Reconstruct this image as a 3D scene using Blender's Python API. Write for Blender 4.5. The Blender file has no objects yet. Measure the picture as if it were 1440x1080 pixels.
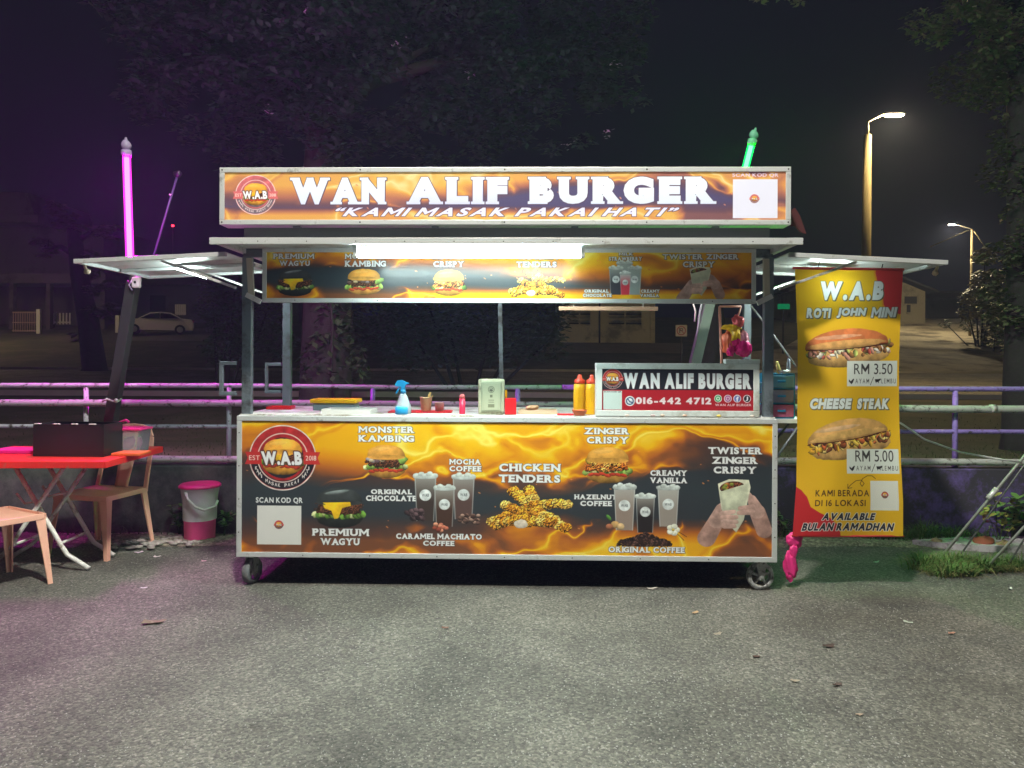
import bpy, bmesh, math, random
import numpy as np
from mathutils import Vector, Matrix, Euler
from math import radians, sin, cos, pi

random.seed(11); RNG = np.random.default_rng(5)
scene = bpy.context.scene
COL = scene.collection

# ------------------------------------------------------------------ camera
CAM_Z, CAM_Y, F, HX, HY = 1.384, -4.43, 1040.0, 720.0, 505.0
ROLL = radians(0.25)
cd = bpy.data.cameras.new('camera'); cam = bpy.data.objects.new('camera', cd); COL.objects.link(cam)
cd.sensor_width = 36.0; cd.lens = 36.0 * F / 1440.0
cd.shift_y = -(540 - HY) / 1440.0
cd.clip_start = 0.05; cd.clip_end = 3000
cam.matrix_world = Matrix.Translation((0, CAM_Y, CAM_Z)) @ Matrix.Rotation(radians(90), 4, 'X') @ Matrix.Rotation(ROLL, 4, 'Z')
scene.camera = cam

# ------------------------------------------------------------------ night sky, exposure
w = bpy.data.worlds.new('World'); scene.world = w; w.use_nodes = True
nt = w.node_tree; nt.nodes.clear()
out = nt.nodes.new('ShaderNodeOutputWorld'); bg = nt.nodes.new('ShaderNodeBackground')
sky = nt.nodes.new('ShaderNodeTexSky'); sky.sky_type = 'NISHITA'; sky.sun_disc = False
sky.sun_elevation = radians(-4.0); sky.sun_rotation = radians(200)
sk2 = nt.nodes.new('ShaderNodeBackground'); sk2.inputs['Strength'].default_value = 0.05
bg.inputs['Color'].default_value = (0.0026, 0.0020, 0.0046, 1); bg.inputs['Strength'].default_value = 1.0
add = nt.nodes.new('ShaderNodeAddShader')
nt.links.new(sky.outputs[0], sk2.inputs['Color'])
nt.links.new(bg.outputs[0], add.inputs[0]); nt.links.new(sk2.outputs[0], add.inputs[1])
nt.links.new(add.outputs[0], out.inputs['Surface'])
scene.view_settings.view_transform = 'Standard'; scene.view_settings.look = 'None'
scene.view_settings.exposure = 0.0; scene.view_settings.gamma = 1.0
scene.view_settings.use_curve_mapping = False
scene.render.engine = 'CYCLES'
scene.cycles.use_denoising = True
scene.cycles.max_bounces = 6; scene.cycles.diffuse_bounces = 3; scene.cycles.volume_bounces = 0
scene.cycles.sample_clamp_indirect = 3.0
scene.cycles.transparent_max_bounces = 12

# lamp strengths (radiance of the glowing surfaces), kept together for tuning
E_TUBE, E_WING, E_PINK, E_GREEN, E_SIGN = 330.0, 290.0, 1150.0, 900.0, 0.70
E_YARD, E_STREET, E_STREET2 = 1850.0, 2700.0, 3200.0
HAZE = 0.0020

# ------------------------------------------------------------------ helpers
def W(px, py, d):
    dx, dy = px - HX, py - HY
    ux = dx * cos(ROLL) + dy * sin(ROLL); uy = dy * cos(ROLL) - dx * sin(ROLL)
    return Vector((ux * d / F, CAM_Y + d, CAM_Z - uy * d / F))
def s2l(c):
    return tuple((x / 12.92 if x <= 0.04045 else ((x + 0.055) / 1.055) ** 2.4) for x in c)
def lin(r, g, b): return s2l((r / 255, g / 255, b / 255))

class N:
    """tiny node builder"""
    def __init__(s, name):
        s.m = bpy.data.materials.new(name); s.m.use_nodes = True
        s.t = s.m.node_tree; s.t.nodes.clear()
        s.o = s.t.nodes.new('ShaderNodeOutputMaterial')
    def n(s, typ, **kw):
        x = s.t.nodes.new(typ)
        for k, v in kw.items():
            if k in x.inputs.keys(): x.inputs[k].default_value = v
            else: setattr(x, k, v)
        return x
    def l(s, a, b): s.t.links.new(a, b)

def mat(name, col, rough=0.55, metal=0.0, var=0.12, scale=14.0, bump=0.0, dirt=None, dirt_amt=0.0, dirt_scale=5.0,
        trans=0.0, alpha=1.0, coat=0.0, emit=None, estr=0.0, sss=0.0, bscale=None, coords='Object'):
    q = N(name); b = q.n('ShaderNodeBsdfPrincipled')
    q.l(b.outputs[0], q.o.inputs['Surface'])
    tc = q.n('ShaderNodeTexCoord'); src = tc.outputs[coords]
    nz = q.n('ShaderNodeTexNoise', Scale=scale, Detail=4.0, Roughness=0.6); q.l(src, nz.inputs['Vector'])
    mx = q.n('ShaderNodeMix', data_type='RGBA')
    a = tuple(max(0, c * (1 - var)) for c in col); c2 = tuple(min(1, c * (1 + var)) for c in col)
    mx.inputs['A'].default_value = (*a, 1); mx.inputs['B'].default_value = (*c2, 1)
    q.l(nz.outputs['Fac'], mx.inputs['Factor'])
    cur = mx.outputs['Result']
    if dirt is not None:
        dn = q.n('ShaderNodeTexNoise', Scale=dirt_scale, Detail=6.0, Roughness=0.7); q.l(src, dn.inputs['Vector'])
        rp = q.n('ShaderNodeValToRGB'); rp.color_ramp.elements[0].position = 0.62 - 0.3 * dirt_amt; rp.color_ramp.elements[1].position = 0.72 - 0.2 * dirt_amt
        q.l(dn.outputs['Fac'], rp.inputs['Fac'])
        m2 = q.n('ShaderNodeMix', data_type='RGBA'); m2.inputs['B'].default_value = (*dirt, 1)
        q.l(cur, m2.inputs['A']); q.l(rp.outputs['Color'], m2.inputs['Factor']); cur = m2.outputs['Result']
    q.l(cur, b.inputs['Base Color'])
    b.inputs['Roughness'].default_value = rough; b.inputs['Metallic'].default_value = metal
    b.inputs['Transmission Weight'].default_value = trans; b.inputs['Alpha'].default_value = alpha
    b.inputs['Coat Weight'].default_value = coat; b.inputs['Subsurface Weight'].default_value = 0
    if emit is not None:
        b.inputs['Emission Color'].default_value = (*emit, 1); b.inputs['Emission Strength'].default_value = estr
    if bump > 0:
        bn = q.n('ShaderNodeTexNoise', Scale=bscale or scale * 3, Detail=5.0); q.l(src, bn.inputs['Vector'])
        bp = q.n('ShaderNodeBump', Strength=bump, Distance=0.01); q.l(bn.outputs['Fac'], bp.inputs['Height'])
        q.l(bp.outputs[0], b.inputs['Normal'])
    return q.m
def emat(name, col, strength):
    q = N(name); e = q.n('ShaderNodeEmission'); e.inputs['Color'].default_value = (*col, 1); e.inputs['Strength'].default_value = strength
    q.l(e.outputs[0], q.o.inputs['Surface']); return q.m

def obj(name, bm, m, parent=None, smooth=False, loc=None):
    me = bpy.data.meshes.new(name)
    if isinstance(bm, bmesh.types.BMesh):
        bmesh.ops.recalc_face_normals(bm, faces=bm.faces[:]) if not getattr(m, 'keep', False) else None
        bm.to_mesh(me); bm.free()
    else:
        v, f = bm; me.from_pydata([tuple(p) for p in v], [], f)
    for mm in (m if isinstance(m, (list, tuple)) else [m]): me.materials.append(mm)
    if smooth:
        me.polygons.foreach_set('use_smooth', [True] * len(me.polygons))
        if smooth != 'all':
            try: me.set_sharp_from_angle(angle=radians(40))
            except Exception: pass
    o = bpy.data.objects.new(name, me); COL.objects.link(o)
    if parent: o.parent = parent
    if loc is not None: o.location = loc
    return o
def tag(o, label=None, cat=None, group=None, kind=None):
    if label: o['label'] = label
    if cat: o['category'] = cat
    if group: o['group'] = group
    if kind: o['kind'] = kind
    return o
def empty(name, loc=(0, 0, 0), rz=0.0, label=None, cat=None, group=None):
    o = bpy.data.objects.new(name, None); COL.objects.link(o); o.location = loc; o.rotation_euler = (0, 0, rz)
    o.empty_display_size = 0.1
    return tag(o, label, cat, group)
def dup(o, parent=None):
    c = o.copy(); COL.objects.link(c)
    if parent: c.parent = parent
    for ch in list(o.children): dup(ch, c)
    return c

def B(): return bmesh.new()
def box(bm, a, b, bev=0.0, M=None, mi=0):
    a = Vector(a); b = Vector(b); t = bmesh.new()
    bmesh.ops.create_cube(t, size=1.0)
    s = b - a; c = (a + b) / 2
    for v in t.verts: v.co = Vector((v.co.x * s.x + c.x, v.co.y * s.y + c.y, v.co.z * s.z + c.z))
    if bev > 0: bmesh.ops.bevel(t, geom=t.edges[:], offset=min(bev, 0.45 * min(abs(s.x), abs(s.y), abs(s.z))), segments=2, affect='EDGES', profile=0.6)
    return merge(bm, t, M, mi)
def merge(bm, t, M=None, mi=0):
    mp = {}
    for v in t.verts: mp[v] = bm.verts.new(M @ v.co if M else v.co)
    for f in t.faces:
        try:
            nf = bm.faces.new([mp[v] for v in f.verts]); nf.material_index = mi; nf.smooth = f.smooth
        except ValueError: pass
    t.free(); return bm
def tube(bm, pts, r, n=8, cap=True, mi=0, closed=False):
    pts = [Vector(p) for p in pts]; rs = r if isinstance(r, (list, tuple)) else [r] * len(pts)
    rings = []; prev = None
    for i, p in enumerate(pts):
        if i == 0: t = pts[1] - p
        elif i == len(pts) - 1: t = p - pts[i - 1]
        else: t = (pts[i + 1] - p).normalized() + (p - pts[i - 1]).normalized()
        t.normalize()
        if prev is None:
            u = Vector((0, 0, 1)).cross(t)
            if u.length < 0.05: u = Vector((1, 0, 0)).cross(t)
        else: u = prev - t * prev.dot(t)
        u.normalize(); prev = u; v = t.cross(u)
        rings.append([bm.verts.new(p + (u * cos(2 * pi * k / n) + v * sin(2 * pi * k / n)) * rs[i]) for k in range(n)])
    for a, b in zip(rings, rings[1:]):
        for k in range(n):
            f = bm.faces.new((a[k], a[(k + 1) % n], b[(k + 1) % n], b[k])); f.material_index = mi; f.smooth = n > 5
    if cap:
        for rg in (rings[0], rings[-1]):
            f = bm.faces.new(rg); f.material_index = mi
    return bm
def beam(bm, p, q, wx, wy, up=(0, 0, 1), mi=0, bev=0.0):
    """square bar from p to q"""
    p, q = Vector(p), Vector(q); d = q - p; L = d.length; z = d.normalized(); upv = Vector(up)
    if abs(z.dot(upv)) > 0.95: upv = Vector((0, 1, 0))
    x = upv.cross(z).normalized(); y = z.cross(x)
    M = Matrix(((x.x, y.x, z.x, p.x), (x.y, y.y, z.y, p.y), (x.z, y.z, z.z, p.z), (0, 0, 0, 1)))
    return box(bm, (-wx / 2, -wy / 2, 0), (wx / 2, wy / 2, L), bev, M, mi)
def lathe(bm, prof, n=20, c=(0, 0, 0), mi=0, axis='z', cap=True):
    c = Vector(c); rings = []
    for r, z in prof:
        rg = []
        for k in range(n):
            a = 2 * pi * k / n; x, y = max(r, 1e-5) * cos(a), max(r, 1e-5) * sin(a)
            v = Vector((x, y, z)) if axis == 'z' else (Vector((x, z, y)) if axis == 'y' else Vector((z, x, y)))
            rg.append(bm.verts.new(c + v))
        rings.append(rg)
    for a, b in zip(rings, rings[1:]):
        for k in range(n):
            f = bm.faces.new((a[k], a[(k + 1) % n], b[(k + 1) % n], b[k])); f.smooth = True; f.material_index = mi
    if cap:
        bm.faces.new(rings[0]).material_index = mi; bm.faces.new(rings[-1]).material_index = mi
    return bm
def prism(bm, pts, y0, y1, plane='xz', mi=0):
    mk = {'xz': lambda a, b, t: (a, t, b), 'xy': lambda a, b, t: (a, b, t), 'yz': lambda a, b, t: (t, a, b)}[plane]
    A = [bm.verts.new(mk(a, b, y0)) for a, b in pts]; C = [bm.verts.new(mk(a, b, y1)) for a, b in pts]
    bm.faces.new(A).material_index = mi; bm.faces.new(C[::-1]).material_index = mi
    n = len(pts)
    for i in range(n): bm.faces.new((A[i], A[(i + 1) % n], C[(i + 1) % n], C[i])).material_index = mi
    return bm
def blob(bm, c, r, seed=0, amp=0.15, sub=2, sq=(1, 1, 1), mi=0):
    t = bmesh.new(); bmesh.ops.create_icosphere(t, subdivisions=sub, radius=1.0)
    rr = random.Random(seed); ph = [(rr.uniform(-3, 3), rr.uniform(-3, 3), rr.uniform(-3, 3), rr.uniform(0, 6)) for _ in range(5)]
    for v in t.verts:
        k = 1 + amp * sum(sin(v.co.dot(Vector(p[:3])) * 1.6 + p[3]) for p in ph) / 2.2
        v.co = Vector((v.co.x * r * sq[0], v.co.y * r * sq[1], v.co.z * r * sq[2])) * k + Vector(c)
    for f in t.faces: f.smooth = True
    return merge(bm, t, None, mi)

# ------------------------------------------------------------------ printed artwork (drawn here with numpy, no files)
def _vnoise(n, cells, seed):
    g = np.random.default_rng(seed).random((cells, cells)).astype(np.float32)
    x = np.arange(n) * cells / n; i = x.astype(int); f = (x - i).astype(np.float32); f = f * f * (3 - 2 * f)
    i1 = (i + 1) % cells
    a = g[i][:, i] * (1 - f)[None, :] + g[i][:, i1] * f[None, :]
    b = g[i1][:, i] * (1 - f)[None, :] + g[i1][:, i1] * f[None, :]
    return a * (1 - f)[:, None] + b * f[:, None]
def _fbm(n, cells, seed, oct=5):
    s = np.zeros((n, n), np.float32); a = 1.0; t = 0
    for o in range(oct):
        s += a * _vnoise(n, cells * 2 ** o, seed + o); t += a; a *= 0.55
    s /= t; s = (s - s.mean()) / s.std(); return np.clip(0.5 + 0.22 * s, 0, 1)
FB = [_fbm(1024, 6, 10), _fbm(1024, 9, 30), _fbm(1024, 48, 50, 3), _fbm(1024, 5, 70, 2)]
def fb(k, x, y):
    """tileable noise lookup, x y in cells of 1024, bilinear"""
    T = FB[k]; x = np.mod(x, 1023.0); y = np.mod(y, 1023.0)
    i = x.astype(int); j = y.astype(int); fx = x - i; fy = y - j
    i1 = np.minimum(i + 1, 1023); j1 = np.minimum(j + 1, 1023)
    return (T[j, i] * (1 - fx) + T[j, i1] * fx) * (1 - fy) + (T[j1, i] * (1 - fx) + T[j1, i1] * fx) * fy

_gl = {}
def glyph(ch, off):
    k = (ch, off)
    if k in _gl: return _gl[k]
    if ch == 'M':       # own capital M: the built-in one fills up when it is emboldened
        hv, _ = glyph('H', off); a, b = hv[:, 1].min(), hv[:, 1].max(); h = b - a; s = h * (.15 + 1.6 * off); W_ = h * (1.0 + 1.2 * off); c = W_ / 2
        v = np.array([(0, a), (s, a), (s, b), (0, b), (W_ - s, a), (W_, a), (W_, b), (W_ - s, b), (s * .95, b), (c, a + h * .55), (c, a + h * .18), (s * .55, b - h * .22), (W_ - s * .95, b), (W_ - s * .55, b - h * .22), (0, b - .001), (W_, b - .001)])
        t = np.array([(0, 1, 2), (0, 2, 3), (4, 5, 6), (4, 6, 7), (2, 9, 10), (2, 10, 1), (7, 9, 10), (7, 10, 4)])
        v[1] = (s, a); v = np.vstack([v, [(s, b - h * .42), (W_ - s, b - h * .42)]]); t[5] = (2, 10, 16); t[7] = (7, 10, 17)
        _gl[k] = (v, t); return _gl[k]
    cu = bpy.data.curves.new('t', 'FONT'); cu.body = ch; cu.offset = off; cu.resolution_u = 4
    o = bpy.data.objects.new('t', cu); me = o.to_mesh()
    me.calc_loop_triangles()
    v = np.array([p.co[:2] for p in me.vertices], np.float64).reshape(-1, 2)
    t = np.array([l.vertices[:] for l in me.loop_triangles], int).reshape(-1, 3)
    o.to_mesh_clear(); bpy.data.objects.remove(o); bpy.data.curves.remove(cu)
    _gl[k] = (v, t); return _gl[k]
ROUND_B = set('COGSQJU0356789&'); ROUND_T = set('COGSQ0689A&')
def text_mask(s, wpx, hpx, off=0.02, shear=0.0, slab=0.0, gap=0.09, ss=3):
    """rasterise a line of text to fill wpx x hpx; returns float mask with padding"""
    gl = []; x = 0.0
    for ch in s:
        if ch == ' ': x += 0.32; continue
        v, t = glyph(ch, off)
        if ch == 'G' and gl: x -= .10
        x0, x1 = v[:, 0].min(), v[:, 0].max()
        gl.append((ch, v - [x0, 0], t, x)); x += (x1 - x0) + gap
    tot = x - gap
    caps = [g for g in gl if g[0] not in '",.-“”\'/()']
    y0 = min(g[1][:, 1].min() for g in (caps or gl)); y1 = max(g[1][:, 1].max() for g in (caps or gl))
    Wd, Hd = int(wpx * ss), int(hpx * ss); pad = int(0.3 * Hd) + 2
    M = np.zeros((Hd + 2 * pad, Wd + 2 * pad), bool)
    sx, sy = Wd / (tot + abs(shear) * (y1 - y0)), Hd / (y1 - y0)
    for ch, v, t, gx in gl:
        q = np.empty_like(v); yy = v[:, 1] - y0
        q[:, 0] = (v[:, 0] + gx + shear * yy) * sx + pad
        q[:, 1] = Hd - yy * sy + pad
        lx0, lx1 = int(q[:, 0].min()) - 2, int(q[:, 0].max()) + 3
        g = np.zeros((M.shape[0], M.shape[1]), bool) if False else None
        a0, a1 = max(0, lx0 - pad), min(M.shape[1], lx1 + pad)
        g = np.zeros((M.shape[0], a1 - a0), bool)
        for tr in t:
            P = q[tr]
            xa, xb = int(max(a0, math.floor(P[:, 0].min()))), int(min(a1, math.ceil(P[:, 0].max()) + 1))
            ya, yb = int(max(0, math.floor(P[:, 1].min()))), int(min(M.shape[0], math.ceil(P[:, 1].max()) + 1))
            if xb <= xa or yb <= ya: continue
            X = np.arange(xa, xb)[None, :] + 0.5; Y = np.arange(ya, yb)[:, None] + 0.5
            (ax, ay), (bx, by), (cx, cy) = P
            e1 = (bx - ax) * (Y - ay) - (by - ay) * (X - ax); e2 = (cx - bx) * (Y - by) - (cy - by) * (X - bx); e3 = (ax - cx) * (Y - cy) - (ay - cy) * (X - cx)
            g[ya:yb, xa - a0:xb - a0] |= ((e1 >= 0) & (e2 >= 0) & (e3 >= 0)) | ((e1 <= 0) & (e2 <= 0) & (e3 <= 0))
        if slab > 0 and ch.isalnum():
            th = max(2, int(slab * Hd)); ex = max(1, int(slab * Hd * 0.6))
            for top, rnd in ((True, ROUND_T), (False, ROUND_B)):
                if ch in rnd: continue
                yr = (pad + th // 2) if top else (pad + Hd - 1 - th // 2)
                if (ch in 'WV' and not top) or (ch == 'A' and top): continue
                row = g[yr]; d = np.diff(np.concatenate([[0], row.astype(int), [0]]))
                for st, en in zip(np.where(d == 1)[0], np.where(d == -1)[0]):
                    if ch in 'BDPR' and (top or ch in 'BD'): en2 = en - 1; st2 = st - ex
                    else: st2, en2 = st - ex, en + ex
                    if ch in 'MNW': st2, en2 = (st - ex if st < row.size * 0 + np.where(row)[0][0] + 2 else st), (en + ex if en >= np.where(row)[0][-1] else en)
                    st2 = max(0, st2); ysl = slice(pad, pad + th) if top else slice(pad + Hd - th, pad + Hd)
                    g[ysl, st2:en2] = True
        M[:, a0:a1] |= g
    H2, W2 = M.shape[0] // ss * ss, M.shape[1] // ss * ss
    m = M[:H2, :W2].reshape(H2 // ss, ss, W2 // ss, ss).mean((1, 3))
    return m.astype(np.float32), pad / ss
def dilate(m, r):
    o = m.copy(); ri = int(math.ceil(r))
    for dy in range(-ri, ri + 1):
        for dx in range(-ri, ri + 1):
            if dx * dx + dy * dy <= r * r + 0.5 and (dx or dy):
                a = np.zeros_like(m)
                ys, yd = (slice(dy, None), slice(None, -dy)) if dy > 0 else ((slice(None, dy), slice(-dy, None)) if dy < 0 else (slice(None), slice(None)))
                xs, xd = (slice(dx, None), slice(None, -dx)) if dx > 0 else ((slice(None, dx), slice(-dx, None)) if dx < 0 else (slice(None), slice(None)))
                a[yd, xd] = m[ys, xs]; o = np.maximum(o, a)
    return o

class Art:
    def __init__(s, x0, y0, x1, y1, S, base=(40, 40, 46)):
        s.x0, s.y0, s.S = x0, y0, S
        s.w, s.h = int((x1 - x0) * S), int((y1 - y0) * S)
        s.a = np.ones((s.h, s.w, 3), np.float32) * (np.array(base, np.float32) / 255)
    def win(s, xa, ya, xb, yb):
        i0, i1 = max(0, int((xa - s.x0) * s.S)), min(s.w, int((xb - s.x0) * s.S) + 1)
        j0, j1 = max(0, int((ya - s.y0) * s.S)), min(s.h, int((yb - s.y0) * s.S) + 1)
        X = (np.arange(i0, i1)[None, :] + 0.5) / s.S + s.x0; Y = (np.arange(j0, j1)[:, None] + 0.5) / s.S + s.y0
        return (slice(j0, j1), slice(i0, i1)), *np.broadcast_arrays(X, Y)
    def put(s, sl, cov, col):
        c = np.asarray(col, np.float32)
        if c.ndim == 1: c = c / 255.0
        s.a[sl] = s.a[sl] * (1 - cov[..., None]) + c * cov[..., None]
    def shade(s, X, Y, col, nv, k=0.25, ns=14.0, lump=0, seed=0.0):
        c = np.array(col, np.float32) / 255
        n = fb(2 if lump else 1, X * ns + seed, Y * ns + seed * 1.7)
        f = 1 + k * nv + (n - 0.5) * (1.2 if lump else 0.28)
        if lump:
            n2 = fb(2, X * ns + seed + 5, Y * ns + seed * 1.7 + 7); f = f + (n - n2) * 1.5
        return np.clip(c[None, None, :] * f[..., None], 0, 1)
    def ell(s, cx, cy, rx, ry, col, rot=0.0, k=0.3, ns=14.0, lump=0, wob=0.0, alpha=1.0, half=0, seed=0.0, pw=2.0):
        R = max(rx, ry) * 1.25 + 1
        sl, X, Y = s.win(cx - R, cy - R, cx + R, cy + R)
        if X.size == 0: return
        c_, s_ = cos(rot), sin(rot); u = ((X - cx) * c_ + (Y - cy) * s_) / rx; v = (-(X - cx) * s_ + (Y - cy) * c_) / ry
        d = (np.abs(u) ** pw + np.abs(v) ** pw) ** (1 / pw)
        if wob: d = d + (fb(1, X * 26 + seed * 31, Y * 26 + seed * 17) - 0.5) * wob
        cov = np.clip((1 - d) * min(rx, ry) * s.S + 0.5, 0, 1) * alpha
        if half == 1: cov = cov * np.clip(-v * ry * s.S + 0.5, 0, 1)
        if half == -1: cov = cov * np.clip(v * ry * s.S + 0.5, 0, 1)
        nv = -v * 1.0 - 0.6 * np.clip(d, 0, 1) ** 4
        s.put(sl, cov, s.shade(X, Y, col, nv, k, ns, lump, seed))
    def poly(s, pts, col, k=0.0, alpha=1.0, ns=10.0, lump=0, flat=True):
        xs = [p[0] for p in pts]; ys = [p[1] for p in pts]
        sl, X, Y = s.win(min(xs) - 1, min(ys) - 1, max(xs) + 1, max(ys) + 1)
        if X.size == 0: return
        cov = np.zeros(X.shape, np.float32)
        for ox in (-0.3, 0.3):
            for oy in (-0.3, 0.3):
                ins = np.zeros(X.shape, bool); px, py = X + ox / s.S, Y + oy / s.S
                for (ax, ay), (bx, by) in zip(pts, pts[1:] + pts[:1]):
                    if ay == by: continue
                    c = ((ay > py) != (by > py)) & (px < (bx - ax) * (py - ay) / (by - ay) + ax); ins ^= c
                cov += ins * 0.25
        if flat and k == 0: s.put(sl, cov * alpha, col)
        else:
            nv = -((Y - min(ys)) / (max(ys) - min(ys) + 1e-6) * 2 - 1)
            s.put(sl, cov * alpha, s.shade(X, Y, col, nv, k, ns, lump))
    def rect(s, xa, ya, xb, yb, col, alpha=1.0): s.poly([(xa, ya), (xb, ya), (xb, yb), (xa, yb)], col, alpha=alpha)
    def line(s, pts, wd, col, alpha=1.0):
        for (ax, ay), (bx, by) in zip(pts, pts[1:]):
            sl, X, Y = s.win(min(ax, bx) - wd - 1, min(ay, by) - wd - 1, max(ax, bx) + wd + 1, max(ay, by) + wd + 1)
            if X.size == 0: continue
            dx, dy = bx - ax, by - ay; L = dx * dx + dy * dy + 1e-9
            t = np.clip(((X - ax) * dx + (Y - ay) * dy) / L, 0, 1)
            d = np.hypot(X - ax - t * dx, Y - ay - t * dy)
            s.put(sl, np.clip((wd / 2 - d) * s.S + 0.5, 0, 1) * alpha, col)
    def ring(s, cx, cy, r, wd, col):
        sl, X, Y = s.win(cx - r - wd, cy - r - wd, cx + r + wd, cy + r + wd)
        d = np.abs(np.hypot(X - cx, Y - cy) - r); s.put(sl, np.clip((wd / 2 - d) * s.S + 0.5, 0, 1), col)
    def text(s, t, xa, ya, xb, yb, col=(235, 238, 240), off=0.02, shear=0.0, slab=0.0, edge=0.0, ecol=(30, 28, 34), shadow=0.0, gap=0.09, two=None):
        m, pad = text_mask(t, (xb - xa) * s.S, (yb - ya) * s.S, off, shear, slab, gap)
        i, j = int(round((xa - s.x0) * s.S - pad)), int(round((ya - s.y0) * s.S - pad))
        def blit(mm, c, di=0, dj=0):
            i0, j0 = i + di, j + dj; a, b = max(0, i0), max(0, j0); e, f = min(s.w, i0 + mm.shape[1]), min(s.h, j0 + mm.shape[0])
            if e <= a or f <= b: return
            s.put((slice(b, f), slice(a, e)), mm[b - j0:f - j0, a - i0:e - i0], c)
        if shadow > 0:
            k = max(1, int(shadow * s.S)); acc = m
            for q in range(k): blit(dilate(m, edge * s.S) if (edge and q == k - 1) else m, ecol, q + 1, q + 1)
        if edge > 0: blit(dilate(m, edge * s.S), ecol)
        if two is None: blit(m, col)
        else:
            h = np.linspace(0, 1, m.shape[0])[:, None, None]
            blit(m, col)
            cc = (np.array(col) * (1 - h) + np.array(two) * h) / 255.0
            cc = np.broadcast_to(cc, (*m.shape, 3)).astype(np.float32)
            a, b = max(0, i), max(0, j); e, f = min(s.w, i + m.shape[1]), min(s.h, j + m.shape[0])
            s.put((slice(b, f), slice(a, e)), m[b - j:f - j, a - i:e - i], cc[b - j:f - j, a - i:e - i])
    def fire(s, strength=1.0, top=0.36, bot=0.42, seed=0, cool=(50, 51, 57), hs=1.0, wash=0.0):
        h, w = s.h, s.w
        X = (np.arange(w)[None, :] + 0.5) / s.S; Y = (np.arange(h)[:, None] + 0.5) / s.S
        X, Y = np.broadcast_arrays(X, Y); H = h / s.S; v = Y / H
        wx = (fb(0, X * 1.1 + seed, Y * 1.4 + 40) - 0.5) * 190; wy = (fb(0, X * 0.9 + 300, Y * 1.3 + seed) - 0.5) * 90
        lo = fb(3, X * .55 * hs + 700 + seed, Y * .5 + 20) - .5; lo2 = fb(3, X * .5 * hs + 150 + seed, Y * .5 + 420) - .5
        et = np.clip(1 - v / (top * np.clip(1 + 3.0 * lo, .55, 2)), 0, 1); eb = np.clip(1 - (1 - v) / (bot * np.clip(1 + 2.4 * lo2, .65, 2)), 0, 1)
        e = np.clip(np.maximum(et, eb) * 1.5, 0, 1)
        n = fb(3, (X + wx * .8) * 1.35 * hs + seed, (Y + wy) * 2.6 * hs + 77)
        n2 = fb(3, (X + wx * .5) * 1.15 * hs + 200 + seed, (Y + wy * 1.2) * 3.0 * hs + 15)
        n3 = fb(1, (X + wx) * 0.9 + 90, (Y + wy) * 2.6 + 33)
        r1 = np.clip(1 - np.abs(n - 0.5) * 11, 0, 1); r2 = np.clip(1 - np.abs(n2 - 0.5) * 13, 0, 1) ** 1.3; r3 = np.clip(1 - np.abs(n - 0.5) * 34, 0, 1); r4 = np.clip(1 - np.abs(n2 - .5) * 40, 0, 1)
        body = np.clip(0.5 + (n - 0.5) * 2.6 + (n3 - .5) * .6, 0, 1)
        I = e * (.20 + .34 * body) + np.clip(e * 2.2, 0, 1) * (.20 * r1 + .22 * r2 + .16 * r3 + .2 * r4)
        I = np.clip(I, 0, 1) * strength
        st = np.array([0, 0.15, 0.29, 0.43, 0.58, 0.9]); cols = np.array([cool, (92, 62, 52), (178, 98, 44), (226, 144, 28), (240, 184, 24), (250, 226, 100)], float) / 255
        for c in range(3): s.a[..., c] = np.interp(I, st, cols[:, c])
        grn = np.clip((0.5 - np.abs(v - 0.52)) * 2, 0, 1) * np.clip(1 - e * 2, 0, 1) * (0.25 + fb(0, X * .7, Y * 1.2))
        s.a += grn[..., None] * np.array([0.01, 0.03, 0.028]) * 1.4
        if wash: s.a = s.a * (1 - wash) + wash * np.array([0.62, 0.55, 0.66])
        for k in range(46):   # sparks
            r = random.random; cx, cy = s.x0 + r() * w / s.S, s.y0 + (0.2 + 0.6 * r()) * H
            s.ell(cx, cy, 0.6 + 1.6 * r(), 0.5 + 0.5 * r(), (232, 142, 74), rot=r(), k=0, alpha=0.75)
    def burger(s, cx, cy, w, h, kind='mutton'):
        bun = {'mutton': (212, 152, 70), 'wagyu': (58, 62, 62), 'zinger': (200, 146, 66), 'logo': (226, 160, 62)}[kind]
        r = random.Random(int(cx * 7 + cy))
        s.ell(cx, cy + h * .27, w * .47, h * .24, bun if kind != 'wagyu' else (44, 50, 48), k=0.35, wob=.06)
        for i in range(16):
            a = (i / 15 - .5); s.ell(cx + a * w * .95, cy + h * (.16 + .07 * r.random()), w * .075, h * .085, r.choice([(108, 152, 62), (150, 182, 90), (206, 214, 150), (84, 124, 54)]), rot=r.uniform(-1, 1), k=.4, wob=.5, seed=i)
        if kind in ('mutton', 'zinger', 'logo'):
            for i in range(7): s.ell(cx + (i / 6 - .5) * w * .7, cy + h * (.24 + .08 * r.random()), w * .08, h * .045, (190, 62, 42), rot=r.uniform(-.4, .4), k=.3)
        pc = (196, 112, 48) if kind == 'zinger' else (92, 56, 40)
        s.ell(cx, cy + h * .03, w * .47, h * .17, pc, k=.35, lump=1, ns=13, wob=.3, pw=3)
        if kind == 'zinger':
            for i in range(22): s.ell(cx + r.uniform(-.44, .44) * w, cy + h * r.uniform(-.06, .16), w * .07, h * .06, r.choice([(206, 124, 50), (172, 88, 36), (226, 156, 76)]), k=.5, lump=1, ns=12, wob=.4, seed=i)
            for i in range(6): s.ell(cx + (-.42 + .12 * i) * w, cy - h * .12 + h * .03 * r.random(), w * .075, h * .07, (214, 178, 62), k=.35, rot=r.random())
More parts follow.
